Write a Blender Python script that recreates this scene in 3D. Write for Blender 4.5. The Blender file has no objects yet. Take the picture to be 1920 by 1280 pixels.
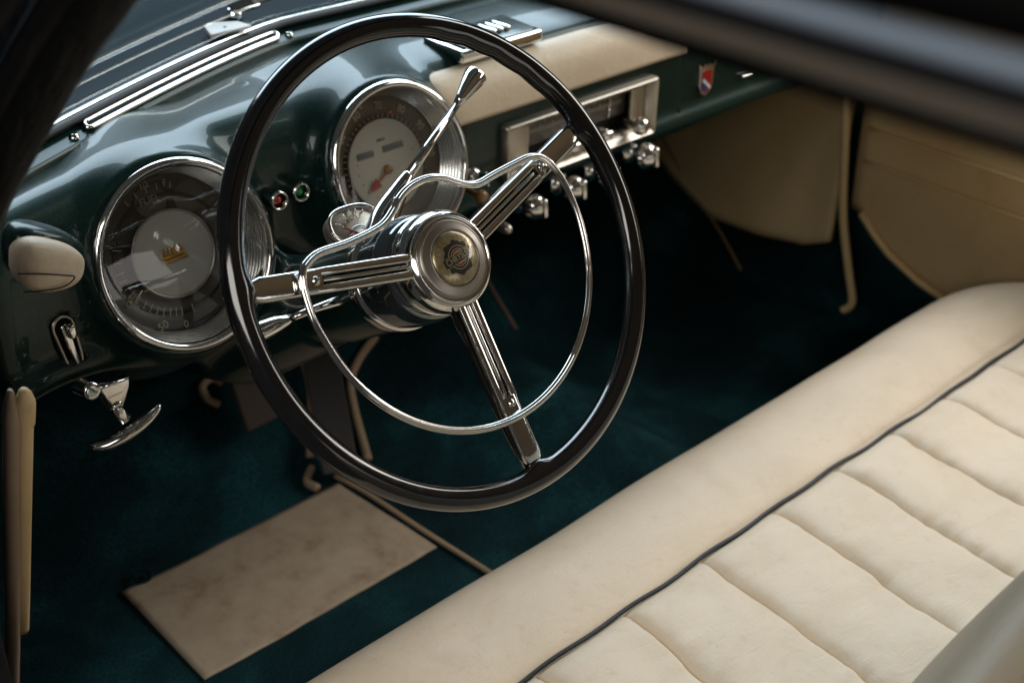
import bpy, bmesh, math
import numpy as np
from mathutils import Matrix, Vector, noise as mnoise

sc = bpy.context.scene
rad = math.radians

# ------------------------------------------------------------------ camera
CAM_POS = (-0.588, -0.686, 0.481)
cd = bpy.data.cameras.new('camera'); cam = bpy.data.objects.new('camera', cd)
sc.collection.objects.link(cam); sc.camera = cam
_y, _p, _r = rad(43.58), rad(31.72), rad(1.37)
_f = Vector((math.sin(_y)*math.cos(_p), math.cos(_y)*math.cos(_p), -math.sin(_p)))
_rt = Vector((math.cos(_y), -math.sin(_y), 0)); _up = _rt.cross(_f)
_r2 = math.cos(_r)*_rt + math.sin(_r)*_up; _u2 = -math.sin(_r)*_rt + math.cos(_r)*_up
_m = Matrix((_r2, _u2, -_f)).transposed().to_4x4(); _m.translation = Vector(CAM_POS)
cam.matrix_world = _m
cd.sensor_width = 36; cd.lens = 44.96; cd.clip_start = 0.02; cd.clip_end = 100
cd.dof.use_dof = True; cd.dof.focus_distance = 1.04; cd.dof.aperture_fstop = 5.6
cd.dof.aperture_blades = 9

# ------------------------------------------------------------------ world and lamps
w = bpy.data.worlds.new('World'); sc.world = w; w.use_nodes = True
w.node_tree.nodes['Background'].inputs[0].default_value = (0.5, 0.47, 0.43, 1)
w.node_tree.nodes['Background'].inputs[1].default_value = 0.09

def area(name, loc, target, sx, sy, power, col):
    ld = bpy.data.lights.new(name, 'AREA'); ld.shape = 'RECTANGLE'
    ld.size = sx; ld.size_y = sy; ld.energy = power; ld.color = col
    o = bpy.data.objects.new(name, ld); sc.collection.objects.link(o)
    o.location = loc
    d = Vector(target) - Vector(loc)
    o.rotation_euler = d.to_track_quat('-Z', 'Y').to_euler()
    return o
area('window_light_front', (1.7, 2.9, 2.35), (0.3, 0.3, 0), 4.6, 1.9, 235, (0.80, 0.90, 1.0))
area('window_light_passenger_side', (2.55, -0.7, 1.5), (0.4, 0.0, -0.35), 2.4, 1.9, 112, (1.0, 0.94, 0.86))
area('window_light_driver_side', (-2.0, -1.25, 1.55), (0.1, 0.1, -0.2), 1.8, 1.1, 40, (1.0, 0.955, 0.89))
area('rear_fill_light', (0.5, -3.0, 0.12), (0.3, 0.1, 0.05), 1.8, 0.8, 6, (1.0, 0.95, 0.9))  # unseen fill from behind, added to brighten the gauges and headlining

sc.view_settings.view_transform = 'Standard'; sc.view_settings.look = 'None'
sc.view_settings.exposure = 0; sc.view_settings.gamma = 1
sc.view_settings.use_curve_mapping = False
sc.cycles.max_bounces = 8; sc.cycles.glossy_bounces = 5; sc.cycles.transparent_max_bounces = 10
sc.cycles.use_denoising = True
sc.cycles.caustics_reflective = False
sc.cycles.sample_clamp_indirect = 4.0

# ------------------------------------------------------------------ materials
def mat(name, col, rough=0.5, metal=0.0, coat=0.0, coat_rough=0.03, spec=0.5):
    m = bpy.data.materials.new(name); m.use_nodes = True
    b = m.node_tree.nodes['Principled BSDF']
    b.inputs['Base Color'].default_value = (*col, 1)
    b.inputs['Roughness'].default_value = rough
    b.inputs['Metallic'].default_value = metal
    b.inputs['Coat Weight'].default_value = coat
    b.inputs['Coat Roughness'].default_value = coat_rough
    b.inputs['Specular IOR Level'].default_value = spec
    return m
def nodes(m):
    nt = m.node_tree
    return nt, nt.nodes, nt.links, nt.nodes['Principled BSDF']
def coords(nt, scale=(1, 1, 1)):
    t = nt.nodes.new('ShaderNodeTexCoord'); mp = nt.nodes.new('ShaderNodeMapping')
    mp.inputs['Scale'].default_value = scale
    nt.links.new(t.outputs['Object'], mp.inputs['Vector'])
    return mp.outputs['Vector']
def noise(nt, vec, scale, detail=4, rough=0.55, dist=0.0):
    n = nt.nodes.new('ShaderNodeTexNoise'); nt.links.new(vec, n.inputs['Vector'])
    n.inputs['Scale'].default_value = scale; n.inputs['Detail'].default_value = detail
    n.inputs['Roughness'].default_value = rough; n.inputs['Distortion'].default_value = dist
    return n.outputs['Fac']
def ramp(nt, fac, stops):
    r = nt.nodes.new('ShaderNodeValToRGB'); nt.links.new(fac, r.inputs['Fac'])
    els = r.color_ramp.elements
    while len(els) < len(stops): els.new(0.5)
    for e, (p, c) in zip(els, stops):
        e.position = p; e.color = (*c, 1) if len(c) == 3 else c
    return r.outputs['Color']
def bump(nt, b, h, strength, dist=0.002, prev=None):
    n = nt.nodes.new('ShaderNodeBump'); n.inputs['Strength'].default_value = strength
    n.inputs['Distance'].default_value = dist; nt.links.new(h, n.inputs['Height'])
    if prev: nt.links.new(prev, n.inputs['Normal'])
    nt.links.new(n.outputs['Normal'], b.inputs['Normal'])
    return n.outputs['Normal']

def paint(name, col, flake=True):
    m = mat(name, col, 0.34, 0.18, 0.32, 0.03, 0.18)
    nt, N, L, b = nodes(m)
    v = coords(nt)
    f = noise(nt, v, 2600, 1, 0.4)
    c = ramp(nt, f, [(0.0, tuple(x*0.8 for x in col)), (0.62, col), (0.73, tuple(min(1, x*6+0.05) for x in col))])
    L.new(c, b.inputs['Base Color'])
    dirt = noise(nt, v, 60, 6, 0.7)
    r = nt.nodes.new('ShaderNodeMapRange'); L.new(dirt, r.inputs['Value'])
    r.inputs['From Min'].default_value = 0.35; r.inputs['From Max'].default_value = 0.8
    r.inputs['To Min'].default_value = 0.02; r.inputs['To Max'].default_value = 0.055
    L.new(r.outputs['Result'], b.inputs['Coat Roughness'])
    return m
M_paint = paint("green_paint", (0.0014, 0.0145, 0.012))
M_hood = mat('hood_paint', (0.0015, 0.013, 0.021), 0.6, 0, 0.0, 0.3, 0.06)
M_black = mat('black_plastic', (0.006, 0.006, 0.007), 0.22, 0, 0.6, 0.06)
nt, N, L, b = nodes(M_black)
s_ = noise(nt, coords(nt, (1, 1, 1)), 90, 5, 0.7)
mr = nt.nodes.new('ShaderNodeMapRange'); L.new(s_, mr.inputs['Value'])
mr.inputs['From Min'].default_value = 0.3; mr.inputs['From Max'].default_value = 0.75
mr.inputs['To Min'].default_value = 0.06; mr.inputs['To Max'].default_value = 0.22
L.new(mr.outputs['Result'], b.inputs['Roughness'])
M_void = mat('dark_cavity', (0.003, 0.003, 0.003), 0.8)
M_rubber = mat('black_rubber', (0.005, 0.005, 0.006), 0.5, 0, 0, 0, 0.3)
M_pillar = mat('dark_pillar_trim', (0.002, 0.0022, 0.0025), 0.38, 0, 0.05, 0.2, 0.2)
nt, N, L, b = nodes(M_pillar)
v = coords(nt, (14, 2.5, 2.5)); bump(nt, b, noise(nt, v, 9, 5, 0.6), 0.5, 0.01)

def chrome(name, col=(0.72, 0.71, 0.69), rough=0.07):
    m = mat(name, col, rough, 1.0)
    nt, N, L, b = nodes(m); v = coords(nt)
    f = noise(nt, v, 130, 6, 0.72)
    r = nt.nodes.new('ShaderNodeMapRange'); L.new(f, r.inputs['Value'])
    r.inputs['From Min'].default_value = 0.4; r.inputs['From Max'].default_value = 0.75
    r.inputs['To Min'].default_value = rough*0.7; r.inputs['To Max'].default_value = rough*2.6
    L.new(r.outputs['Result'], b.inputs['Roughness'])
    bump(nt, b, noise(nt, v, 35, 3, 0.5), 0.05, 0.002)
    return m
M_chrome = chrome('chrome')
M_satin = mat('satin_metal', (0.33, 0.30, 0.27), 0.36, 1.0)
M_nickel = mat('nickel', (0.50, 0.45, 0.385), 0.36, 1.0)
M_rib = mat('ribbed_bright_metal', (0.60, 0.61, 0.62), 0.2, 1.0)

def leather(name, col, sc_=1.0, wr=1.0):
    m = mat(name, col, 0.47, 0, 0, 0.2, 0.38)
    nt, N, L, b = nodes(m); v = coords(nt)
    big = noise(nt, v, 9*sc_, 5, 0.6, 0.6)
    c1 = ramp(nt, big, [(0.25, tuple(x*y for x, y in zip(col, (0.90, 0.875, 0.83)))), (0.5, col), (0.8, tuple(min(1, x*1.07) for x in col))])
    spot = noise(nt, v, 55*sc_, 4, 0.7)
    c2 = ramp(nt, spot, [(0.0, (0.72, 0.66, 0.56)), (0.3, (0.93, 0.91, 0.88)), (0.42, (1, 1, 1)), (1.0, (1, 1, 1))])
    mx = nt.nodes.new('ShaderNodeMixRGB'); mx.blend_type = 'MULTIPLY'; mx.inputs[0].default_value = 0.8
    L.new(c1, mx.inputs[1]); L.new(c2, mx.inputs[2]); L.new(mx.outputs[0], b.inputs['Base Color'])
    vo = nt.nodes.new('ShaderNodeTexVoronoi'); vo.feature = 'DISTANCE_TO_EDGE'
    vo.inputs['Scale'].default_value = 420*sc_; L.new(v, vo.inputs['Vector'])
    n1 = bump(nt, b, vo.outputs['Distance'], 0.25, 0.0006)
    # long soft wrinkles
    v2 = coords(nt, (1.0, 2.6, 1.0))
    wv = noise(nt, v2, 26*sc_, 7, 0.62, 1.6)
    n2 = bump(nt, b, wv, 0.30*wr, 0.0030, n1)
    wv2 = noise(nt, coords(nt, (2.2, 0.8, 1.0)), 70*sc_, 6, 0.7, 2.2)
    bump(nt, b, wv2, 0.30*wr, 0.0012, n2)
    return m
M_leather = leather('cream_leather', (0.68, 0.563, 0.425))
M_leather_shade = leather('cream_leather_shaded', (0.30, 0.245, 0.17), 1.3, 0.6)  # same cream leather, darkened: the backrest's shade is put into its colour
M_leather_t = leather('tan_vinyl', (0.80, 0.59, 0.32), 1.0, 0.5)
M_piping = leather('dark_piping', (0.014, 0.022, 0.026), 2.0)
M_bind = mat('beige_binding', (0.34, 0.25, 0.16), 0.85)

M_carpet = mat('teal_carpet', (0.003, 0.024, 0.028), 0.95, 0, 0, 0, 0.15)
nt, N, L, b = nodes(M_carpet); v = coords(nt)
big = noise(nt, v, 6, 3, 0.55, 0.3); fine = noise(nt, v, 300, 4, 0.85)
c1 = ramp(nt, big, [(0.32, (0.0022, 0.014, 0.018)), (0.5, (0.0048, 0.028, 0.035)), (0.68, (0.013, 0.070, 0.084))])
c2 = ramp(nt, fine, [(0.35, (0.25, 0.25, 0.25)), (0.65, (1.9, 1.9, 1.9))])
mx = nt.nodes.new('ShaderNodeMixRGB'); mx.blend_type = 'MULTIPLY'; mx.inputs[0].default_value = 1
L.new(c1, mx.inputs[1]); L.new(c2, mx.inputs[2]); L.new(mx.outputs[0], b.inputs['Base Color'])
bump(nt, b, fine, 0.9, 0.004)

M_mat = mat('worn_heel_mat', (0.33, 0.25, 0.17), 0.8, 0, 0, 0, 0.2)
nt, N, L, b = nodes(M_mat); v = coords(nt)
big = noise(nt, v, 17, 8, 0.72, 0.15)
c1 = ramp(nt, big, [(0.30, (0.23, 0.165, 0.105)), (0.46, (0.35, 0.28, 0.205)), (0.75, (0.44, 0.37, 0.28))])
L.new(c1, b.inputs['Base Color']); bump(nt, b, noise(nt, v, 260, 4, 0.7), 0.4, 0.001)

M_ribbed = mat('grey_ribbed_rubber', (0.06, 0.055, 0.058), 0.7)
M_dialface = mat('dark_dial_face', (0.030, 0.025, 0.020), 0.42)
M_dialface2 = mat('brown_dial_face', (0.085, 0.070, 0.052), 0.45)
M_silver = mat('silver_disc', (0.28, 0.28, 0.26), 0.45, 0.15)
M_whitedisc = mat('cream_disc', (0.37, 0.345, 0.30), 0.5)
M_mark = mat('pale_marking', (0.42, 0.38, 0.30), 0.6)
M_markdim = mat('dim_marking', (0.26, 0.22, 0.16), 0.6)
M_gold = mat('gold_metal', (0.50, 0.27, 0.07), 0.35, 1.0)
M_gold2 = mat('pale_gold', (0.75, 0.62, 0.33), 0.4, 0.4)
M_red = mat('red_enamel', (0.24, 0.010, 0.008), 0.35)
M_bell = mat('dark_polished_metal', (0.17, 0.20, 0.205), 0.07, 0.9)
M_redlens = mat('red_lens', (0.50, 0.030, 0.010), 0.12, 0, 1.0)
M_greenlens = mat('green_lens', (0.0, 0.30, 0.08), 0.12, 0, 1.0)
M_blue = mat('blue_enamel', (0.03, 0.04, 0.16), 0.3)
M_white = mat('white_enamel', (0.60, 0.59, 0.56), 0.4)
M_amber = mat('amber_hub', (0.20, 0.11, 0.035), 0.3)
M_window = mat('odometer_window', (0.10, 0.10, 0.10), 0.4)
M_horn = mat('horn_gold', (0.30, 0.245, 0.13), 0.32, 0.75, 1.0, 0.03)
nt, N, L, b = nodes(M_horn); v = coords(nt)
c1 = ramp(nt, noise(nt, v, 90, 5, 0.7, 1.0), [(0.3, (0.17, 0.135, 0.06)), (0.7, (0.40, 0.33, 0.19))])
L.new(c1, b.inputs['Base Color']); bump(nt, b, noise(nt, v, 170, 3, 0.6), 0.35, 0.001)
M_emblem = mat('emblem_black', (0.012, 0.012, 0.010), 0.3, 0, 1.0)
M_emline = mat('emblem_line', (0.30, 0.26, 0.16), 0.35, 0.5, 1.0)
M_emred = mat('emblem_red', (0.42, 0.045, 0.02), 0.35, 0, 1.0)
M_roof = mat('black_canvas', (0.004, 0.004, 0.004), 0.95, 0, 0, 0, 0.05)
M_rail_reflect = mat('rail_brown_reflection', (0.095, 0.080, 0.065), 0.45, 0, 0.3, 0.2)  # surroundings mirrored in dark glossy paint, put into the base colour
M_drip_reflect = mat('drip_sky_reflection', (0.22, 0.27, 0.34), 0.4, 0.2, 0.4, 0.2)  # sky reflection along the roof edge, put into the colour

def glass(name, ior=1.45, tint=(1, 1, 1), rough=0.0, top=0.9):
    m = bpy.data.materials.new(name); m.use_nodes = True
    nt = m.node_tree; nt.nodes.clear()
    o = nt.nodes.new('ShaderNodeOutputMaterial'); mx = nt.nodes.new('ShaderNodeMixShader')
    t = nt.nodes.new('ShaderNodeBsdfTransparent'); g = nt.nodes.new('ShaderNodeBsdfGlossy')
    lw = nt.nodes.new('ShaderNodeLayerWeight'); lw.inputs['Blend'].default_value = 0.5
    pw = nt.nodes.new('ShaderNodeMath'); pw.operation = 'POWER'; pw.inputs[1].default_value = 5.0
    nt.links.new(lw.outputs['Facing'], pw.inputs[0])
    f = nt.nodes.new('ShaderNodeMath'); f.operation = 'MULTIPLY_ADD'; f.inputs[1].default_value = 0.9; f.inputs[2].default_value = ((ior-1)/(ior+1))**2
    nt.links.new(pw.outputs[0], f.inputs[0])
    f.inputs[1].default_value = top
    t.inputs[0].default_value = (*tint, 1); g.inputs['Roughness'].default_value = rough
    nt.links.new(f.outputs[0], mx.inputs[0]); nt.links.new(t.outputs[0], mx.inputs[1])
    nt.links.new(g.outputs[0], mx.inputs[2]); nt.links.new(mx.outputs[0], o.inputs[0])
    return m
M_glass = glass('windscreen_glass', 1.45, (0.80, 0.90, 0.94), 0.0, 0.26)
M_gglass = glass('gauge_glass', 1.75, (0.95, 0.95, 0.93), 0.02)

# ------------------------------------------------------------------ helpers
def tag(o, label=None, cat=None, kind=None, group=None):
    if label: o['label'] = label
    if cat: o['category'] = cat
    if kind: o['kind'] = kind
    if group: o['group'] = group
    return o
def wm(o):
    m = Matrix.Identity(4)
    while o is not None:
        m = o.matrix_basis @ m; o = o.parent
    return m
def empty(name, label, cat, loc=(0, 0, 0), rot=None, group=None):
    o = bpy.data.objects.new(name, None); sc.collection.objects.link(o)
    o.location = loc; o.empty_display_size = 0.02
    if rot: o.rotation_euler = rot
    return tag(o, label, cat, None, group)
def mk(name, verts, faces, m, parent=None, smooth=True, local=False, ang=None):
    """verts in world coordinates unless local (then in the parent's frame)"""
    me = bpy.data.meshes.new(name)
    V = [Vector(v) for v in verts]
    if parent is not None and not local:
        inv = wm(parent).inverted(); V = [inv @ v for v in V]
    me.from_pydata([tuple(v) for v in V], [], [tuple(int(i) for i in f) for f in faces])
    me.materials.append(m)
    bm = bmesh.new(); bm.from_mesh(me)
    bmesh.ops.recalc_face_normals(bm, faces=bm.faces); bm.to_mesh(me); bm.free()
    if smooth:
        me.polygons.foreach_set('use_smooth', [True]*len(me.polygons))
        if ang is not None: me.set_sharp_from_angle(angle=rad(ang))
    o = bpy.data.objects.new(name, me); sc.collection.objects.link(o)
    if parent is not None: o.parent = parent
    return o
class MB:
    def __init__(s): s.v = []; s.f = []
    def add(s, v, f):
        n = len(s.v); s.v += [tuple(x) for x in v]; s.f += [tuple(i+n for i in q) for q in f]; return s
    def build(s, name, m, parent=None, **k): return mk(name, s.v, s.f, m, parent, **k)
def catmull(P, n=8, closed=False):
    P = [Vector(p) for p in P]; out = []; N_ = len(P)
    rng = N_ if closed else N_-1
    for i in range(rng):
        if closed: a, b_, c, d = P[(i-1) % N_], P[i], P[(i+1) % N_], P[(i+2) % N_]
        else: a, b_, c, d = P[max(i-1, 0)], P[i], P[i+1], P[min(i+2, N_-1)]
        for k in range(n):
            t = k/n
            out.append(0.5*((2*b_)+(c-a)*t+(2*a-5*b_+4*c-d)*t*t+(3*b_-a-3*c+d)*t**3))
    if not closed: out.append(P[-1])
    return out
def tube(P, r, seg=12, closed=False, flat=1.0, up=None):
    """returns verts, faces; r number or list; flat squashes the 'up' axis"""
    P = [Vector(p) for p in P]; n = len(P)
    rr = [r]*n if isinstance(r, (int, float)) else list(r)
    V = []; F = []
    prev = Vector(up) if up else None
    for i in range(n):
        t = (P[(i+1) % n]-P[i-1]) if closed else (P[min(i+1, n-1)]-P[max(i-1, 0)])
        t.normalize()
        if prev is None:
            prev = Vector((0, 0, 1)) if abs(t.z) < 0.9 else Vector((1, 0, 0))
        ref = Vector(up) if up else prev
        a = t.cross(ref).normalized(); b_ = a.cross(t).normalized(); prev = b_
        for k in range(seg):
            q = 2*math.pi*k/seg
            V.append(P[i]+a*rr[i]*math.cos(q)+b_*rr[i]*flat*math.sin(q))
    m_ = n if closed else n-1
    for i in range(m_):
        for k in range(seg):
            j = (i+1) % n
            F.append((i*seg+k, i*seg+(k+1) % seg, j*seg+(k+1) % seg, j*seg+k))
    if not closed:
        F.append(tuple(range(seg))); F.append(tuple(range((n-1)*seg, n*seg)))
    return V, F
def lathe(prof, seg=64, fr=None, close=False, caps=False):
    """profile [(r,h)], frame fr = (centre, a, b, n)"""
    c, a, b_, n = fr
    c, a, b_, n = Vector(c), Vector(a), Vector(b_), Vector(n)
    V = []; F = []
    for r, h in prof:
        for k in range(seg):
            q = 2*math.pi*k/seg
            V.append(c+a*(r*math.cos(q))+b_*(r*math.sin(q))+n*h)
    m_ = len(prof)
    for i in range(m_-1 if not close else m_):
        j = (i+1) % m_
        for k in range(seg):
            F.append((i*seg+k, i*seg+(k+1) % seg, j*seg+(k+1) % seg, j*seg+k))
    if caps:
        if prof[0][0] > 1e-6: F.append(tuple(range(seg)))
        if prof[-1][0] > 1e-6: F.append(tuple(range((m_-1)*seg, m_*seg)))
    return V, F
def fillet(prof, r=0.001, n=4):
    """round the corners of an open 2D profile"""
    out = [prof[0]]
    for i in range(1, len(prof)-1):
        p0, p1, p2 = map(lambda q: np.array(q, float), prof[i-1:i+2])
        a = p0-p1; b_ = p2-p1; la, lb = np.linalg.norm(a), np.linalg.norm(b_)
        if la < 1e-9 or lb < 1e-9: continue
        d = min(r, la*0.45, lb*0.45); A = p1+a/la*d; B = p1+b_/lb*d
        for k in range(n+1):
            t = k/n; out.append(tuple((1-t)**2*A+2*t*(1-t)*p1+t*t*B))
    out.append(prof[-1]); return out
def rbox(cx, cy, cz, sx, sy, sz, bev=0.002, fr=None, seg=3):
    bm = bmesh.new(); bmesh.ops.create_cube(bm, size=1)
    for v in bm.verts: v.co = Vector((v.co.x*sx, v.co.y*sy, v.co.z*sz))
    if bev > 0: bmesh.ops.bevel(bm, geom=bm.edges[:]+bm.verts[:], offset=bev, segments=seg, affect='EDGES', profile=0.5)
    bm.verts.index_update()
    V = [v.co.copy()+Vector((cx, cy, cz)) for v in bm.verts]
    F = [tuple(v.index for v in f.verts) for f in bm.faces]; bm.free()
    if fr:
        c, a, b_, n = [Vector(q) for q in fr]
        V = [c+a*v.x+b_*v.y+n*v.z for v in V]
    return V, F
def prism(poly, h0, h1, fr, bev=0.0):
    """extruded polygon in frame"""
    c, a, b_, n = [Vector(q) for q in fr]; k = len(poly)
    bm = bmesh.new()
    vs = [bm.verts.new(c+a*p[0]+b_*p[1]+n*h0) for p in poly]
    f = bm.faces.new(vs); r = bmesh.ops.extrude_face_region(bm, geom=[f])
    nv = [g for g in r['geom'] if isinstance(g, bmesh.types.BMVert)]
    for v in nv: v.co += n*(h1-h0)
    if bev > 0:
        nf = set(nv); ed = [e for e in bm.edges if e.verts[0] in nf and e.verts[1] in nf]
        bmesh.ops.bevel(bm, geom=ed, offset=bev, segments=3, affect='EDGES', profile=0.5)
    bm.verts.index_update()
    V = [v.co.copy() for v in bm.verts]; F = [tuple(v.index for v in f.verts) for f in bm.faces]; bm.free()
    return V, F
def text_geo(s, size, fr, at=(0, 0, 0), rot=0.0, ext=0.0002, sx=1.0, bold=0.0, shear=0.0):
    cu = bpy.data.curves.new('t', 'FONT'); cu.body = s; cu.size = size; cu.extrude = ext
    cu.align_x = 'CENTER'; cu.align_y = 'CENTER'; cu.offset = bold; cu.shear = shear; cu.resolution_u = 4
    o = bpy.data.objects.new('t', cu); sc.collection.objects.link(o)
    dg = bpy.context.evaluated_depsgraph_get(); me = bpy.data.meshes.new_from_object(o.evaluated_get(dg))
    c, a, b_, n = [Vector(q) for q in fr]; cr, sr = math.cos(rot), math.sin(rot)
    V = []
    for v in me.vertices:
        x, y, z = v.co.x*sx, v.co.y, v.co.z
        x, y = x*cr-y*sr+at[0], x*sr+y*cr+at[1]
        V.append(c+a*x+b_*y+n*(z+at[2]))
    F = [tuple(p.vertices) for p in me.polygons]
    bpy.data.objects.remove(o); bpy.data.curves.remove(cu); bpy.data.meshes.remove(me)
    return V, F
def grid(nu, nv, fn):
    V = [fn(i/(nu-1), j/(nv-1)) for j in range(nv) for i in range(nu)]
    F = [(j*nu+i, j*nu+i+1, (j+1)*nu+i+1, (j+1)*nu+i) for j in range(nv-1) for i in range(nu-1)]
    return V, F
def interp(xs, ys, x): return float(np.interp(x, xs, ys))
def sstep(a, b_, x):
    t = min(1, max(0, (x-a)/(b_-a))); return t*t*(3-2*t)

# =================================================================== SETTING
# floor and toe board as one carpeted sheet, tunnel swelling in it
def floor_z(x, y):
    z = -0.62
    tb = max(0, y-0.52); z += tb*0.95*sstep(0, 0.05, tb)
    t = math.exp(-((x-0.52)/0.11)**2)*0.075
    if x > 0.52: t = math.exp(-((x-0.52)/0.075)**2)*0.075
    return z+t*(1-sstep(0.52, 0.7, y)*0.3)
V, F = grid(90, 70, lambda u, v: (-0.36+u*1.50, -0.75+v*1.62, floor_z(-0.36+u*1.50, -0.75+v*1.62)))
tag(mk('floor', V, F, M_carpet), kind='structure')
V, F = grid(30, 14, lambda u, v: (-0.40+u*1.56, 0.87+0.01*math.sin(u*9), -0.31+v*0.36))
tag(mk('firewall', V, F, M_carpet), kind='structure')

# right-hand body side below the trims
V, F = rbox(1.135, 0.10, -0.34, 0.03, 1.75, 0.62, 0.004)
tag(mk('body_side', V, F, M_carpet), 'dark carpeted body side beneath the tan passenger door panel', 'body side')
V, F = grid(20, 12, lambda u, v: (1.10+0.02*math.sin(math.pi*v), -0.78-0.95*u, -0.60+0.72*v))
tag(mk('rear_side_trim', V, F, M_leather_t), 'tan rear quarter trim panel beyond the front seat back', 'trim panel')
# left hinge post
V, F = [], []
mb = MB()
mb.add(*tube([(-0.398, 0.02, 0.10), (-0.402, 0.07, 0.0), (-0.404, 0.13, -0.16), (-0.406, 0.23, -0.42), (-0.406, 0.36, -0.70)], 0.045, 16))
mb.add(*rbox(-0.372, 0.36, -0.30, 0.02, 0.42, 0.62, 0.004))
mb.build('hinge_post', M_void)
tag(bpy.data.objects['hinge_post'], 'black hinge post at the left edge behind the beige door welt', 'body post')

# =================================================================== DASHBOARD (polygonised signed distance field)
NG = Vector((0, -1, 0.33)).normalized(); AG = Vector((1, 0, 0)); BG = AG.cross(NG)
if BG.z < 0: BG = -BG
C1 = Vector((-0.101, 0.250, -0.063)); R1 = 0.087
C2 = Vector((0.155, 0.262, -0.052)); R2 = 0.0845
SAX = Vector((0, 0.8415, -0.5402))          # steering axis, pointing forward and down
def smin(a, b_, k):
    h = np.clip(0.5+0.5*(b_-a)/k, 0, 1); return b_*(1-h)+a*h-k*h*(1-h)
def smax(a, b_, k): return -smin(-a, -b_, k)
def yc_(x): return 0.463-0.5*np.maximum(0, 0.17-x)**1.25
def yf_(x): return 0.300-0.5*np.maximum(0, 0.06-x)**2
def dash_sdf(p):
    x, y, z = p[..., 0], p[..., 1], p[..., 2]
    yc = yc_(x)
    top = 0.0155-0.07*np.maximum(0, yc-y)+0.012*np.sin(np.clip((yc-y)/0.17, 0, 1)*np.pi)-0.03*np.maximum(0, x-0.55)
    zt = (z-top)*0.98
    yf = yf_(x)
    front = yf-y
    zb = -0.165+0.010*(1/(1+np.exp(-(x-0.27)/0.012)))+0.020/(1+np.exp((x+0.20)/0.02))
    bot = zb-z
    bot2 = bot+0.25*(yf-y)*0
    d = smax(zt, front, 0.045)
    d = smax(d, bot2, 0.016)
    # lower lip roll along the bottom
    lip = np.sqrt((y-yf-0.006)**2+(z-zb-0.012)**2)-0.013
    d = smin(d, lip, 0.012)
    d = smax(d, -(x+0.292), 0.03)
    d = smax(d, x-1.08, 0.01)
    # gauge pods
    for C, R in ((C1, R1), (C2, R2)):
        q = np.stack([x-C.x, y-C.y, z-C.z], -1)
        t = q@np.array(NG); r = np.sqrt(np.maximum((q*q).sum(-1)-t*t, 1e-12))
        dep = np.maximum(0, -t)
        cone = (r-(R+0.0040+0.24*dep+1.0*dep**2))*0.95
        pod = smax(cone, t+0.002, 0.006)
        pod = smax(pod, -t-0.12, 0.02)
        d = smin(d, pod, 0.022)
        d = smax(d, -np.maximum(r-(R-0.003), -(t+0.05)), 0.002)
    # saddle around the steering column
    q = np.stack([x, y, z], -1); s = q@np.array(SAX); ss = np.clip(s, 0.235, 0.5)
    cyl = np.sqrt(((q-ss[..., None]*np.array(SAX))**2).sum(-1))-(0.046+0.10*np.maximum(0, ss-0.235))
    d = smin(d, cyl, 0.030)
    for C, R in ((C1, R1), (C2, R2)):
        q = np.stack([x-C.x, y-C.y, z-C.z], -1)
        t = q@np.array(NG); r = np.sqrt(np.maximum((q*q).sum(-1)-t*t, 1e-12))
        d = smax(d, -np.maximum(r-(R+0.0035), -(t+0.001)), 0.004)
    # shaft recess for the pull lever
    q2 = np.abs(x+0.2205+0.13*(z+0.1105))-0.0085; q3 = np.abs(z+0.1105)-0.024
    sl = np.maximum(np.maximum(q2, q3), yf-0.001-y)
    sl = np.maximum(sl, y-(yf+0.02))
    d = np.maximum(d, -sl)
    # radio opening
    ro = np.maximum(np.maximum(np.abs(x-0.4535)-0.124, np.abs(z+0.103)-0.032), y-0.345)
    d = np.maximum(d, -ro)
    # glovebox door shut line
    gl = np.sqrt((x-0.634)**2+(y-0.300)**2)-0.0022
    d = np.maximum(d, -np.maximum(gl, z+0.03))
    return d
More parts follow.
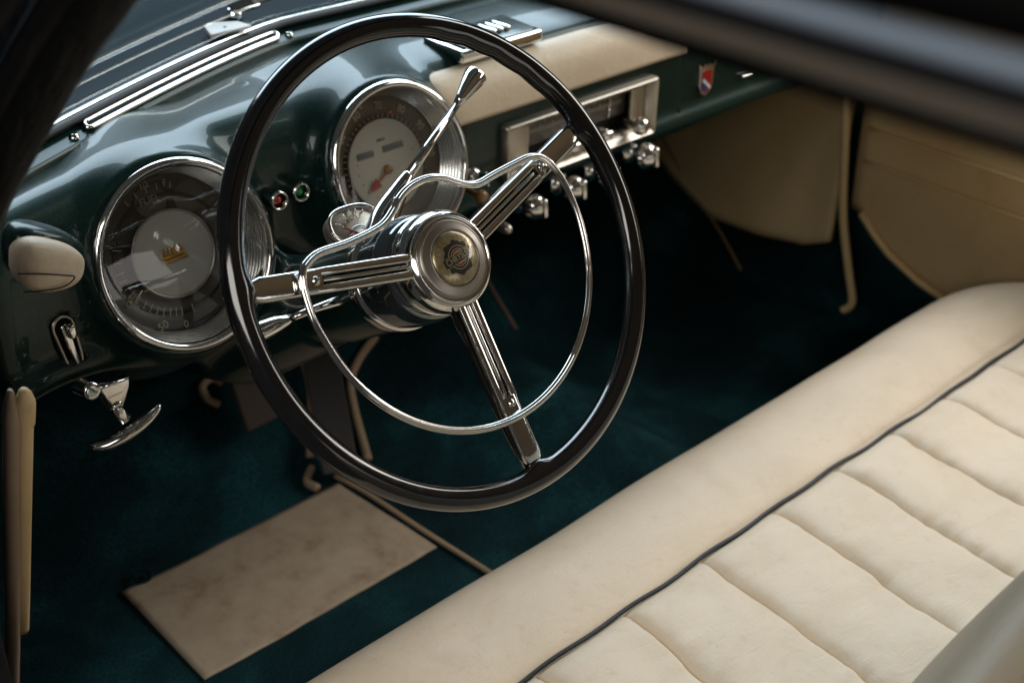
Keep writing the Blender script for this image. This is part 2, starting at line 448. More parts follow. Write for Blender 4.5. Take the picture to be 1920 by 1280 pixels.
def polygonise(fn, lo, hi, h):
    lo = np.array(lo); n = np.ceil((np.array(hi)-lo)/h).astype(int)+1
    xs = [lo[i]+h*np.arange(n[i]) for i in range(3)]
    D = np.empty(n, np.float32)
    for i in range(n[0]):
        Y, Z = np.meshgrid(xs[1], xs[2], indexing='ij'); X = np.full_like(Y, xs[0][i])
        D[i] = fn(np.stack([X, Y, Z], -1))
    S = D < 0
    c = S[:-1, :-1, :-1]
    cnt = np.zeros(c.shape, np.int8)
    for dx in (0, 1):
        for dy in (0, 1):
            for dz in (0, 1):
                cnt += S[dx:dx+c.shape[0], dy:dy+c.shape[1], dz:dz+c.shape[2]]
    act = (cnt > 0) & (cnt < 8)
    idx = -np.ones(c.shape, np.int64); cells = np.argwhere(act); idx[act] = np.arange(len(cells))
    acc = np.zeros((len(cells), 3)); num = np.zeros(len(cells))
    for ax in range(3):
        o1, o2 = [a for a in range(3) if a != ax]
        for u in (0, 1):
            for v in (0, 1):
                off = np.zeros(3, int); off[o1] = u; off[o2] = v
                A = cells+off; B = A.copy(); B[:, ax] += 1
                da = D[A[:, 0], A[:, 1], A[:, 2]]; db = D[B[:, 0], B[:, 1], B[:, 2]]
                m_ = (da < 0) != (db < 0); t = np.where(m_, da/(da-db+1e-20), 0)
                P = A.astype(float); P[:, ax] += t
                acc[m_] += P[m_]; num[m_] += 1
    V = lo+h*acc/num[:, None]
    for it in range(4):
        e = 0.0006; d0 = fn(V); g = np.stack([(fn(V+np.eye(3)[k]*e)-fn(V-np.eye(3)[k]*e))/(2*e) for k in range(3)], -1)
        gn = (g*g).sum(-1); step = (d0/np.maximum(gn, 0.2))[:, None]*g
        ln = np.linalg.norm(step, axis=1); step *= np.minimum(1, 0.5*h/np.maximum(ln, 1e-9))[:, None]
        V = V-0.8*step
    Fs = []
    for ax in range(3):
        o1, o2 = [a for a in range(3) if a != ax]
        sl1 = [slice(None)]*3; sl2 = [slice(None)]*3; sl1[ax] = slice(None, -1); sl2[ax] = slice(1, None)
        E = np.argwhere(S[tuple(sl1)] != S[tuple(sl2)])
        ok = (E[:, o1] > 0) & (E[:, o2] > 0) & (E[:, o1] < n[o1]-1) & (E[:, o2] < n[o2]-1); E = E[ok]
        def cell(du, dv):
            q = E.copy(); q[:, o1] -= du; q[:, o2] -= dv; return idx[q[:, 0], q[:, 1], q[:, 2]]
        Fs.append(np.stack([cell(0, 0), cell(1, 0), cell(1, 1), cell(0, 1)], 1))
    F = np.concatenate(Fs); F = F[(F >= 0).all(1)]
    return V, F

dash = empty('dashboard', 'dark green painted metal dashboard with two round gauges behind the steering wheel', 'dashboard', (0.36, 0.42, -0.2))
V, F = polygonise(dash_sdf, (-0.33, 0.10, -0.26), (1.1, 0.56, 0.085), 0.0040)
mk('panel', V, F, M_paint, dash)
bp = fillet([(0.0045, 0.004), (0.0045, 0.0195), (0.0062, 0.0224), (0.030, 0.0300), (0.030, 0.0340), (0.040, 0.0365)], 0.0016, 5)
V, F = grid(140, len(bp), lambda u, v: (-0.30+u*1.38, float(yc_(-0.30+u*1.38))+bp[int(round(v*(len(bp)-1)))][0], bp[int(round(v*(len(bp)-1)))][1]))
mk('garnish_band', V, F, M_paint, dash)

def GF(C, t=0.0): return (C+NG*t, AG, BG, NG)
def ring(R0, R1_, t0, t1, fr, r=0.0012, seg=72):
    return lathe(fillet([(R0, t0), (R0, t1), (R1_, t1), (R1_, t0)], r), seg, fr)
def make_gauge(C, R, face_mat, label):
    g = mk('gauge', *lathe([(R-0.001, -0.047), (0.0, -0.047)], 64, GF(C)), M_void, dash); g['label'] = label
    prof = [(R+0.0010, -0.012), (R+0.0014, -0.004), (R+0.0004, 0.0010), (R-0.0022, 0.0036), (R-0.0048, 0.0040), (R-0.0066, 0.0024), (R-0.0076, -0.001), (R-0.0080, -0.0025)]
    mk('bezel', *lathe(prof, 96, GF(C)), M_chrome, g)
    # ribbed cone between bezel and dial
    pr = []; n = 7; r0, r1 = R-0.0080, R-0.0150
    for i in range(n*6+1):
        t = i/(n*6); pr.append((r0+(r1-r0)*t+0.0009*math.cos(2*math.pi*n*t), -0.0025-0.0275*t+0.0004*math.cos(2*math.pi*n*t)))
    mk('ribbed_cone', *lathe([(q[0], q[1]) for q in pr], 96, GF(C)), M_rib, g)
    mk('dial', *lathe([(R-0.0145, -0.0305), (R-0.030, -0.0305), (R-0.0305, -0.0315), (0.0, -0.0315)], 96, GF(C)), face_mat, g)
    mk('glass', *lathe([(R-0.0075, -0.0028), (R*0.75, -0.001), (R*0.4, 0.0003), (0.0, 0.0008)], 96, GF(C)), M_gglass, g)
    return g
g1 = make_gauge(C1, R1, M_dialface, 'large left gauge with a silver centre disc and gold crest')
g2 = make_gauge(C2, R2, M_dialface2, 'large right speedometer gauge with a cream centre and red pointer')
# left gauge details
D1 = GF(C1, -0.030)
mk('centre_disc', *lathe(fillet([(0.0405, -0.001), (0.0405, 0.0016), (0.039, 0.0022), (0.0, 0.0022)], 0.0004), 80, D1), M_silver, g1)
mk('disc_rim', *lathe([(0.0402, 0.001), (0.0415, 0.003), (0.0400, 0.0034), (0.0390, 0.0022)], 80, D1, close=True), M_satin, g1)
mb = MB()
mb.add(*text_geo('F', 0.0085, D1, (0.0105, 0.0635, 0.0006), -0.05))
mb.add(*text_geo('1/2', 0.0075, D1, (-0.0095, 0.0665, 0.0006), 0.12))
mb.build('fuel_scale', M_mark, g1, smooth=False); mb = MB()
mb.add(*text_geo('50', 0.0105, D1, (-0.029, -0.0605, 0.0006), 0.22))
mb.add(*text_geo('0', 0.0100, D1, (-0.007, -0.0665, 0.0006), 0.05))
mb.add(*text_geo('0', 0.0070, D1, (-0.0650, 0.0090, 0.0006), 0.9))
for a in (76, 88, 98, 108, 118, 160, 172, 182, 190, 198, 205, 214, 222, 229, 236, 243, 250, 256, 262, 274, 330, 345, 0, 15, 30):
    q = rad(a); c_, s_ = math.cos(q), math.sin(q)
    r0_, r1_ = (0.050, 0.058) if a > 150 else (0.060, 0.066)
    fr = (D1[0]+AG*c_*(r0_+r1_)/2+BG*s_*(r0_+r1_)/2+NG*0.0006, AG*c_+BG*s_, -AG*s_+BG*c_, NG)
    mb.add(*rbox(0, 0, 0, r1_-r0_, 0.0006, 0.0004, 0, fr))
mb.build('pressure_scale', M_mark, g1, smooth=False)
mb = MB(); mb.add(*text_geo('FUEL', 0.0095, D1, (-0.008, 0.0525, 0.0006), 0.02))
mb.build('dim_lettering', M_markdim, g1, smooth=False)
mb = MB(); mb.add(*text_geo('OIL', 0.0080, D1, (-0.052, -0.028, 0.0006), 0.9))
mb.build('oil_lettering', M_markdim, g1, smooth=False)
# gold crest of five loops over a bar
mb = MB()
for k in range(5):
    x0 = -0.0098+k*0.0041
    P = [(x0-0.0018, 0.0005), (x0-0.0021, 0.0045), (x0, 0.0075-abs(k-2)*0.0006), (x0+0.0021, 0.0045), (x0+0.0018, 0.0005)]
    P = catmull([(D1[0]+AG*p[0]+BG*p[1]+NG*0.0035) for p in P], 4)
    mb.add(*tube(P, 0.0007, 6))
mb.add(*rbox(-0.0015, -0.0010, 0.0030, 0.022, 0.0035, 0.0022, 0.0006, D1))
mb.add(*rbox(-0.0005, -0.0048, 0.0030, 0.026, 0.0032, 0.0022, 0.0006, D1))
mb.build('gold_crest', M_gold, g1)
# fuel window paper-like sectors
mb = MB()
mb.add(*lathe([(0.0, 0.0002), (0.0155, 0.0002)], 24, (D1[0]+AG*-0.007+BG*0.052, AG, BG, NG)))
mb.add(*lathe([(0.0, 0.0002), (0.0150, 0.0002)], 24, (D1[0]+AG*0.030+BG*0.046, AG, BG, NG)))
mb.build('fuel_window', mat('brown_window', (0.050, 0.042, 0.030), 0.45), g1)
mk('dark_ring', *lathe([(0.0535, 0.0004), (0.0565, 0.0004)], 80, D1), M_void, g1)
# pointer
P = [D1[0]+AG*x+BG*y+NG*0.004 for x, y in ((-0.050, -0.030), (-0.040, -0.022))]
mk('pointer', *tube(P, 0.0006, 6), M_white, g1)
# right gauge
D2 = GF(C2, -0.030)
mk('centre_disc', *lathe(fillet([(0.0470, -0.001), (0.0470, 0.0018), (0.046, 0.0022), (0.0, 0.0022)], 0.0004), 80, D2), M_whitedisc, g2)
mb = MB()
for t, a in (('40', 168), ('50', 140), ('60', 112), ('70', 84), ('80', 56), ('90', 28), ('100', 0), ('110', -28), ('30', 196), ('20', 222)):
    q = rad(a); mb.add(*text_geo(t, 0.0115, D2, (0.0600*math.cos(q), 0.0600*math.sin(q), 0.0006), q-math.pi/2, sx=0.85, bold=0.0002))
for a in range(-40, 250, 7):
    q = rad(a); c_, s_ = math.cos(q), math.sin(q)
    fr = (D2[0]+AG*c_*0.0500+BG*s_*0.0500+NG*0.0006, AG*c_+BG*s_, -AG*s_+BG*c_, NG)
    mb.add(*rbox(0, 0, 0, 0.0035, 0.0006, 0.0004, 0, fr))
mb.build('numerals', mat('faded_marking', (0.34, 0.29, 0.21), 0.6), g2, smooth=False)
mk('odometer_window', *rbox(0.012, 0.016, 0.0028, 0.026, 0.0065, 0.0012, 0.0004, D2), M_window, g2)
mk('odometer_window', *rbox(-0.0235, 0.0155, 0.0028, 0.020, 0.0065, 0.0012, 0.0004, D2), M_window, g2)
def tri(P, z0, z1, fr): return prism(P, z0, z1, fr)
mb = MB(); dv = Vector((-0.022, -0.0135, 0)).normalized(); pv = Vector((-dv.y, dv.x, 0))
def pt(s, o): return (-0.001+dv.x*s+pv.x*o, -0.005+dv.y*s+pv.y*o)
mb.add(*prism([pt(0, 0.0005), pt(0.018, 0.0007), pt(0.018, 0.0058), pt(0.032, 0.0003), pt(0.018, -0.0052), pt(0.018, -0.0007), pt(0, -0.0005)], 0.004, 0.0052, D2))
mb.build('pointer', mat('faded_red', (0.26, 0.03, 0.022), 0.5), g2, smooth=False)
mk('pointer_hub', *lathe(fillet([(0.0048, 0.002), (0.0048, 0.006), (0.0, 0.0066)], 0.001), 24, (D2[0]+AG*-0.001+BG*-0.005, AG, BG, NG)), M_amber, g2)
mb = MB(); mb.add(*text_geo('MILES', 0.0042, D2, (-0.001, 0.026, 0.0025), 0))
mb.build('fine_lettering', M_window, g2, smooth=False); mb = MB()
for k in range(14):
    q = rad(150+k*17); mb.add(*lathe([(0.0007, 0.0022), (0.0007, 0.0026), (0, 0.0026)], 8, (D2[0]+AG*0.036*math.cos(q)+BG*0.036*math.sin(q), AG, BG, NG)))
mb.build('dotted_ring', M_window, g2, smooth=False)
mk('indicator_jewel', *lathe([(0.0022, 0), (0.0018, 0.0014), (0, 0.0018)], 16, (D2[0]+AG*0.020+BG*0.050, AG, BG, NG)), mat('orange_jewel', (0.5, 0.13, 0.03), 0.15, 0, 1), g2)

# warning lamps between the gauges
FN = Vector((0, -1, 0.10)).normalized(); FB = AG.cross(FN)
if FB.z < 0: FB = -FB
for (x, y, z), lm, lab in (((0.0165, 0.2795, -0.0560), M_redlens, 'red warning lamp'), ((0.0455, 0.2845, -0.0575), M_greenlens, 'green warning lamp')):
    fr = (Vector((x, y, z)), AG, FB, FN)
    lamp = mk('warning_lamp', *lathe(fillet([(0.0098, -0.022), (0.0102, 0.0010), (0.0085, 0.0030), (0.0068, 0.0015), (0.0066, -0.020)], 0.0012), 36, fr), M_chrome, dash)
    lamp['label'] = lab
    mk('lens', *lathe([(0.0067, -0.0070), (0.0052, -0.0030), (0.0025, -0.0005), (0, 0.0)], 24, fr), lm, lamp)

# padded leather roll over the front edge of the dash
def pad_fn(u, v):
    x = 0.222+u*0.410
    ang = -0.15+v*1.95
    e = min(1, min(u, 1-u)/0.03) if False else 1
    cy, cz = 0.3365, -0.036
    ry, rz = 0.045, 0.044
    ca, sa = math.cos(ang), math.sin(ang)
    y = cy-ry*math.copysign(abs(ca)**0.62, ca); z = cz+rz*math.copysign(abs(sa)**0.72, sa)
    if ang > math.pi/2*0.92: y += (v-0.82)*0.03
    sh = 1-0.10*(1-min(1, u/0.05))**2
    y = cy-(cy-y)*sh; z = cz+(z-cz)*sh
    return (x, y, z)
V, F = grid(70, 26, pad_fn)
pad = mk('dash_pad', V, F, M_leather, dash); pad['label'] = 'cream leather pad along the dash edge above the radio'
md = pad.modifiers.new('s', 'SOLIDIFY'); md.thickness = 0.004; md.offset = -1

# garnish band details: long chrome defroster slot and screws
def band_pt(x, d=0.018, dz=0.0):
    y = float(yc_(x))+d; return Vector((x, y, 0.0212+0.32*(y-float(yc_(x)))+dz))
def slot(x0, x1, hw, r, name, m, d=0.0165, dz=0.002, n=26):
    A = [band_pt(x0+(x1-x0)*i/n, d-hw, dz) for i in range(n+1)]
    B = [band_pt(x1+(x0-x1)*i/n, d+hw, dz) for i in range(n+1)]
    def cap(a, b_, s):
        c = (a+b_)/2; e = (a-b_)/2; t = Vector((s, 0, 0)); out = []
        # direction along the band
        tt = (band_pt(c.x+0.002)-band_pt(c.x-0.002)).normalized()*s*e.length
        for k in range(1, 8):
            q = math.pi*k/8; out.append(c+e*math.cos(q)+tt*math.sin(q))
        return out
    P = A+cap(A[-1], B[0], 1)+B+cap(B[-1], A[0], -1)
    return P
vent = mk('defroster_vent', *tube(slot(-0.118, 0.150, 0.0052, 0, '', None), 0.0026, 10, closed=True, up=(0, 0, 1)), M_chrome, dash)
P = slot(-0.118, 0.150, 0.0040, 0, '', None, dz=0.0012)
n_ = len(P)//2
mb = MB(); mb.v = [tuple(p) for p in P]; mb.f = []
k = len(P)
for i in range(k//2-1): mb.f.append((i, i+1, k-2-i, k-1-i))
mb.build('slot_opening', M_void, vent, smooth=False)
for x, d in ((-0.140, 0.0135), (0.170, 0.013)):
    p = band_pt(x, d, 0.0)
    up = Vector((0, -0.29, 0.957)); fr = (p, AG, up.cross(AG).normalized(), up)
    s = mk('screw', *lathe([(0.0048, 0.0), (0.0044, 0.0016), (0.0028, 0.0028), (0, 0.0033)], 20, fr), M_chrome, dash)
    mk('screw_slot', *rbox(0, 0, 0.0032, 0.0085, 0.0009, 0.0009, 0.0001, (fr[0], (AG+fr[2]*0.5).normalized(), (fr[2]-AG*0.5).normalized(), up)), M_void, s)

# ashtray with ribbed lid on the dash top
ax, ay, az = 0.338, 0.345, 0.0170
AF = (Vector((ax, ay, az)), Vector((1, 0.02, 0)).normalized(), Vector((-0.02, 1, 0.03)).normalized(), Vector((0, -0.03, 1)))
ash = mk('ashtray', *rbox(0, 0, 0.002, 0.122, 0.066, 0.014, 0.003, AF), M_chrome, dash)
ash['label'] = 'chrome framed ashtray set in the dash top'
mk('lid', *rbox(0, 0, 0.0070, 0.108, 0.053, 0.009, 0.002, AF), M_paint, ash)
mk('front_face', *rbox(0, -0.0235, 0.0065, 0.100, 0.012, 0.0095, 0.002, AF), M_black, ash)
mb = MB()
for i in range(5):
    mb.add(*rbox(-0.002+i*0.0105-0.017, -0.0035, 0.0135, 0.0078, 0.026, 0.006, 0.0022, AF))
mb.build('lid_grip', M_chrome, ash)

# radio
RF = (Vector((0.4535, 0.292, -0.103)), AG, Vector((0, 0, 1)), Vector((0, -1, 0)))
radio = mk('radio', *rbox(0, 0, -0.030, 0.240, 0.060, 0.004, 0.001, RF), M_void, dash); radio['label'] = 'chrome framed car radio beneath the cream pad'
def frame_geo(w, h, t, depth, bev, fr, z0=0.0):
    mb = MB()
    V = []; F = []
    prof = [(0, -depth), (0, 0.0), (t*0.25, 0.003), (t, -0.002), (t+0.004, -0.020)]
    loops = []
    c, a, b_, n = fr
    for (ins, z) in prof:
        ww, hh = w/2-ins, h/2-ins; r = max(0.0005, 0.004-ins*0.3); lp = []
        for (sx, sy, q0) in ((1, 1, 0), (-1, 1, 90), (-1, -1, 180), (1, -1, 270)):
            for k in range(5):
                q = rad(q0+k*22.5); lp.append((sx*(ww-r)+r*math.cos(q), sy*(hh-r)+r*math.sin(q)))
        loops.append([c+a*p[0]+b_*p[1]+n*(z+z0) for p in lp])
    m_ = len(loops[0]); V = [p for l in loops for p in l]
    for i in range(len(loops)-1):
        for k in range(m_): F.append((i*m_+k, i*m_+(k+1) % m_, (i+1)*m_+(k+1) % m_, (i+1)*m_+k))
    return V, F
mk('radio_frame', *frame_geo(0.256, 0.074, 0.008, 0.010, 0.001, RF), M_nickel, radio, ang=40)
mk('end_panel', *rbox(-0.100, 0, -0.012, 0.036, 0.056, 0.006, 0.002, RF), M_nickel, radio)
mk('end_panel', *rbox(0.103, 0, -0.012, 0.024, 0.056, 0.006, 0.002, RF), M_nickel, radio)
mk('dial_window', *rbox(0.004, 0.010, -0.022, 0.176, 0.036, 0.004, 0.001, RF), mat('radio_dial', (0.075, 0.062, 0.055), 0.35), radio)
mb = MB()
for k, t in enumerate(('55', '6', '7', '8', '10', '12', '14', '16')):
    mb.add(*text_geo(t, 0.0075, RF, (-0.068+k*0.0205, 0.020, -0.0195), 0))
for k in range(40): mb.add(*rbox(-0.074+k*0.0040, 0.010 if k % 5 else 0.011, -0.0196, 0.0008, 0.005 if k % 5 else 0.008, 0.0004, 0, RF))
mb.build('dial_markings', mat('bright_marking', (0.62, 0.56, 0.45), 0.5), radio, smooth=False)
mk('tuning_needle', *rbox(0.062, 0.010, -0.0185, 0.0022, 0.034, 0.001, 0.0003, RF), M_chrome, radio)
for k in range(5):
    pb = mk('push_button', *rbox(-0.036+k*0.0185, -0.0165, -0.004, 0.0155, 0.0125, 0.022, 0.0035, RF), M_chrome, radio)
def knob(name, c, R, L_, parent, m=M_chrome, fluted=0, tip=True):
    fr = (Vector(c), AG, Vector((0, 0.0, 1)), Vector((0, -1, 0.0)))
    prof = fillet([(R*0.45, -0.02), (R*0.45, 0), (R*0.95, 0.001), (R, L_*0.35), (R*0.88, L_*0.8), (R*0.55, L_), (0, L_*1.02)], R*0.2)
    V, F = lathe(prof, 40, fr)
    if fluted:
        V2 = []
        for i, v in enumerate(V):
            q = 2*math.pi*(i % 40)/40; d = v-fr[0]; h = d.dot(fr[3]); rr = d-fr[3]*h
            V2.append(fr[0]+fr[3]*h+rr*(1+0.06*math.cos(fluted*q)))
        V = V2
    return mk(name, V, F, m, parent)
knob('tuning_knob', (0.541, 0.285, -0.118), 0.0115, 0.014, radio)
knob('tuning_knob', (0.352, 0.285, -0.118), 0.0115, 0.014, radio)

# control knobs under the radio, fan shaped chrome escutcheon and shaft
for (x, y, z, R) in ((0.355, 0.278, -0.166, 0.0155), (0.421, 0.280, -0.163, 0.0160), (0.484, 0.285, -0.166, 0.0155), (0.549, 0.280, -0.158, 0.0170)):
    fr = (Vector((x, y, z)), AG, Vector((0, 0.1, 1)), Vector((0, -1, 0.1)))
    kb = mk('control_knob', *lathe(fillet([(0.004, -0.03), (R*0.8, -0.026), (R*0.95, -0.018), (R*0.5, -0.012), (R*0.45, -0.004), (R*0.9, 0.0), (R, 0.005), (R*0.85, 0.014), (R*0.4, 0.019), (0, 0.020)], 0.003), 32, fr), M_chrome, dash)
    mk('wing', *rbox(R*0.2, 0, 0.016, R*0.42, R*1.5, 0.014, 0.0025, fr), M_chrome, kb)
# ignition switch right of the speedometer, choke pull
kb = mk('ignition_switch', *lathe(fillet([(0.010, -0.02), (0.010, 0.0), (0.006, 0.004), (0, 0.004)], 0.0015), 32, (Vector((0.262, 0.272, -0.100)), AG, BG, NG)), M_chrome, dash)
mk('key', *rbox(0, -0.003, 0.012, 0.003, 0.016, 0.018, 0.001, (Vector((0.262, 0.272, -0.100)), AG, BG, NG)), M_chrome, kb)
knob('choke_knob', (0.268, 0.272, -0.125), 0.008, 0.010, dash, M_amber)
knob('choke_knob', (0.300, 0.272, -0.172), 0.0065, 0.018, dash, M_nickel)

# badge: small enamel shield with winged top
BF = (Vector((0.682, 0.2985, -0.093)), AG, Vector((0, 0, 1)), Vector((0, -1, 0)))
sh = [(-0.016, 0.021), (-0.009, 0.016), (-0.004, 0.021), (0.0, 0.017), (0.004, 0.021), (0.010, 0.016), (0.018, 0.023), (0.0135, 0.008), (0.013, -0.010), (0.008, -0.020), (0.0, -0.025), (-0.008, -0.020), (-0.013, -0.010), (-0.0135, 0.008)]
bd = mk('badge', *prism(sh, -0.002, 0.003, BF, 0.0008), M_chrome, dash, smooth=False); bd['label'] = 'small red and blue enamel shield badge on the glovebox door'
inn = [(x*0.74, y*0.74-0.002) for x, y in sh[8:]+sh[:1]+[(0.016, 0.012)]]
mk('red_field', *prism([(0.0, 0.012), (0.0095, 0.009), (0.0095, -0.010), (0.0055, -0.017), (0.0, -0.020)], 0.003, 0.0038, BF), M_red, bd, smooth=False)
mk('red_field', *prism([(-0.0095, 0.009), (-0.0003, 0.012), (-0.0003, 0.0), (-0.0095, -0.004)], 0.003, 0.0038, BF), M_red, bd, smooth=False)
mk('blue_field', *prism([(-0.0003, -0.0005), (-0.0003, -0.020), (-0.0055, -0.017), (-0.0095, -0.010), (-0.0095, -0.0045)], 0.003, 0.0038, BF), M_blue, bd, smooth=False)
mk('white_stripe', *prism([(-0.008, 0.001), (0.0085, -0.013), (0.0065, -0.0155), (-0.0095, -0.002)], 0.0038, 0.0043, BF), M_white, bd, smooth=False)
# glovebox button
mk('glovebox_latch', *rbox(0.768, 0.2955, -0.109, 0.022, 0.004, 0.004, 0.0015), M_chrome, dash)

# chrome air pull lever in a slot at the left end
def yfs(x): return float(yf_(x))
VF = (Vector((-0.2205, yfs(-0.2205)-0.0005, -0.1105)), Vector((1, 0.27, 0)).normalized(), Vector((-0.13, 0.03, 1)).normalized(), Vector((0.27, -1, 0)).normalized())
def stad(hw, hh, n=8):
    P = []
    for k in range(n+1): q = math.pi*k/n; P.append((hw*math.cos(q), hh-hw+hw*math.sin(q)))
    for k in range(n+1): q = math.pi+math.pi*k/n; P.append((hw*math.cos(q)*0.8, -hh+hw+hw*math.sin(q)))
    return P
P = [VF[0]+VF[1]*x+VF[2]*y+VF[3]*0.002 for x, y in stad(0.0105, 0.0265)]
lv = mk('air_pull', *tube(P, 0.0016, 8, closed=True, up=tuple(VF[3])), M_nickel, dash); lv['label'] = 'upright chrome pull lever in its slot at the left end'
mk('slot_opening', *prism(stad(0.0095, 0.0255), -0.014, -0.003, VF), M_void, lv, smooth=False)
mb = MB(); mb.add(*prism([(-0.0035, 0.018), (0.003, 0.020), (0.0045, 0.012), (0.0035, -0.022), (-0.0015, -0.024), (-0.0035, 0.0)], -0.006, 0.005, VF, 0.0015))
mb.add(*rbox(0.002, 0.013, 0.008, 0.0075, 0.013, 0.008, 0.002, VF))
mb.build('lever_blade', M_chrome, lv)

# =================================================================== WINDSCREEN, COWL, HOOD
def ws_bottom(x): y = float(yc_(x))+0.037; return Vector((x, y, 0.0375))
ws = empty('windscreen', 'raked glass windscreen with bright and black lower trim strip above the dash', 'windscreen', (0.36, 0.5, 0.04))
def ws_fn(u, v):
    x = -0.29+u*1.32; p = ws_bottom(x)
    return (x+(0.36-x)*0.10*v, p.y-0.44*v+0.03*v*(1-v), p.z+0.36*v)
V, F = grid(60, 16, ws_fn); mk('glass', V, F, M_glass, ws)
P = [ws_bottom(-0.30+i*0.0225)+Vector((0, -0.004, -0.001)) for i in range(60)]
mk('chrome_strip', *tube(P, 0.0019, 8, up=(0, 0, 1)), M_chrome, ws)
P = [ws_bottom(-0.30+i*0.0225)+Vector((0, -0.0105, -0.0040)) for i in range(60)]
mk('rubber_seal', *tube(P, 0.0058, 10, up=(0, 0, 1), flat=0.7), M_rubber, ws)

def hood_fn(u, v):
    x = -0.75+u*2.3; yb = float(yc_(max(x, -0.28)))+0.05
    y = yb-0.012+v*1.1
    cx = (x-0.36)/1.15
    z = 0.033+0.20*v*1.0+0.05*math.sin(min(1, v*3)*math.pi/2)*0.3-0.10*cx*cx*(0.3+v)-0.006*math.exp(-((v-0.06)/0.03)**2)
    return (x, y, z)
V, F = grid(60, 50, hood_fn)
hood = mk('hood', V, F, M_hood); tag(hood, 'dark teal hood seen through the windscreen behind the black pillar', 'hood')

_v = [hood.data.vertices[i].co for i in range(len(hood.data.vertices))]
for dx in (0.0, 0.030):
    p = min(_v, key=lambda q: (q.x-0.085-dx)**2+(q.y-0.62)**2)
    mk('pale_gold_block', *rbox(0.075+dx, 0.615+dx*0.2, p.z+0.004, 0.022, 0.012, 0.004, 0.002), M_gold2, hood)  # two small pale gold blocks on the hood
# wipers on the cowl outside the glass
def wiper(name, x, s, lab):
    b0 = Vector((x, float(yc_(x))+0.066, 0.046))
    w_ = empty(name, lab, 'wiper', b0)
    fr = (b0, AG, Vector((0, 1, 0)), Vector((0, 0, 1)))
    mk('pivot', *lathe(fillet([(0.010, -0.03), (0.010, 0.0), (0.007, 0.006), (0.0, 0.008)], 0.002), 24, fr), M_chrome, w_)
    a = Vector((1, 0.03*s, 0.015)).normalized(); n = Vector((0, -0.55, 0.83)); n = (n-a*n.dot(a)).normalized(); b_ = n.cross(a)
    fr2 = (b0+Vector((0, 0, 0.008)), a, b_, n)
    mk('bracket', *rbox(0.012, 0, 0.001, 0.034, 0.020, 0.006, 0.002, fr2), M_chrome, w_)
    mk('arm', *rbox(0.105, 0.004, 0.003, 0.165, 0.020, 0.005, 0.002, fr2), M_satin, w_)
    mk('blade', *rbox(0.30, 0.004, -0.004, 0.28, 0.006, 0.010, 0.002, fr2), M_rubber, w_)
    return w_
wiper('windscreen_wiper', 0.130, 1.0, 'chrome wiper pivot and pale metal arm outside the windscreen at upper left')
# interior mirror-like bracket clip on the strip
BR = (ws_bottom(0.098)+Vector((0, 0.006, 0.004)), AG, Vector((0, 0.77, -0.0)).normalized(), Vector((0, 0, 1)))
clip = mk('cowl_bracket', *prism([(-0.024, -0.012), (0.026, -0.010), (0.022, 0.010), (0.006, 0.018), (-0.006, 0.024), (-0.014, 0.018), (-0.018, 0.008)], 0.0, 0.004, BR, 0.001), M_white, None)
tag(clip, 'small white metal bracket plate standing at the base of the windscreen', 'bracket')
tag(mk('bracket_hole', *lathe([(0.0018, 0.0045), (0, 0.0045)], 12, BR), M_void, clip))

# =================================================================== A PILLAR, ROOF
ap = empty('windscreen_pillar', 'black slanting windscreen pillar crossing the upper left corner', 'pillar', (-0.32, 0.10, 0.02))
PP = [(-0.335, 0.125, -0.05), (-0.332, 0.085, 0.035), (-0.329, 0.030, 0.128), (-0.322, -0.035, 0.200), (-0.312, -0.110, 0.275), (-0.306, -0.190, 0.340), (-0.306, -0.26, 0.385)]
PP = [(p[0]-0.020, p[1]+0.018, p[2]+0.004) for p in PP]
Pc = catmull(PP, 8)
def strip(P, off, r, flat=1.0, up=(0, 0, 1)): return tube([p+Vector(off) for p in P], r, 14, up=up, flat=flat)
mk('inner_trim', *strip(Pc, (0.0, 0.000, 0.000), 0.022), M_pillar, ap)
mk('trim_bead', *strip(Pc, (-0.020, -0.012, 0.002), 0.007), M_pillar, ap)
mk('door_seal', *strip(Pc, (-0.036, 0.004, 0.006), 0.010), M_rubber, ap)
mk('drip_bead', *strip(Pc, (-0.046, -0.004, 0.016), 0.0045), M_pillar, ap)
mk('outer_skin', *strip(Pc, (-0.046, 0.024, 0.012), 0.020), M_rubber, ap)
mk('chrome_bead', *strip(Pc, (-0.067, 0.020, 0.022), 0.0028), M_satin, ap)

roof = empty('roof', 'black roof with a blurred grey brown edge rail across the upper right corner', 'roof', (0.36, -0.5, 0.45))
def rail(name, x, z, rx, rz, m, n=40):
    V = []; F = []; ys = [-0.24-0.70*i/n for i in range(n+1)]
    for y in ys:
        q = (y+0.24); xx = x+0.012*math.exp(q*9); zz = z-0.022*(y+0.58)+0.010*math.exp(q*14)*0-0.02*sstep(-0.34, -0.20, y)*0
        for k in range(16):
            t = 2*math.pi*k/16; ct, st = math.cos(t), math.sin(t)
            V.append((xx+rx*math.copysign(abs(ct)**0.7, ct), y, zz+rz*math.copysign(abs(st)**0.7, st)))
    for i in range(n):
        for k in range(16): F.append((i*16+k, i*16+(k+1) % 16, (i+1)*16+(k+1) % 16, (i+1)*16+k))
    F.append(tuple(range(16))); F.append(tuple(range(n*16, n*16+16)))
    return mk(name, V, F, m, roof)
rail('door_seal', -0.326, 0.3735, 0.006, 0.0040, M_roof)
rail('edge_rail', -0.334, 0.3822, 0.007, 0.0046, M_rail_reflect)
rail('drip_gutter', -0.339, 0.3880, 0.006, 0.0018, M_rubber)
rail('drip_moulding', -0.338, 0.3928, 0.006, 0.0030, M_drip_reflect)
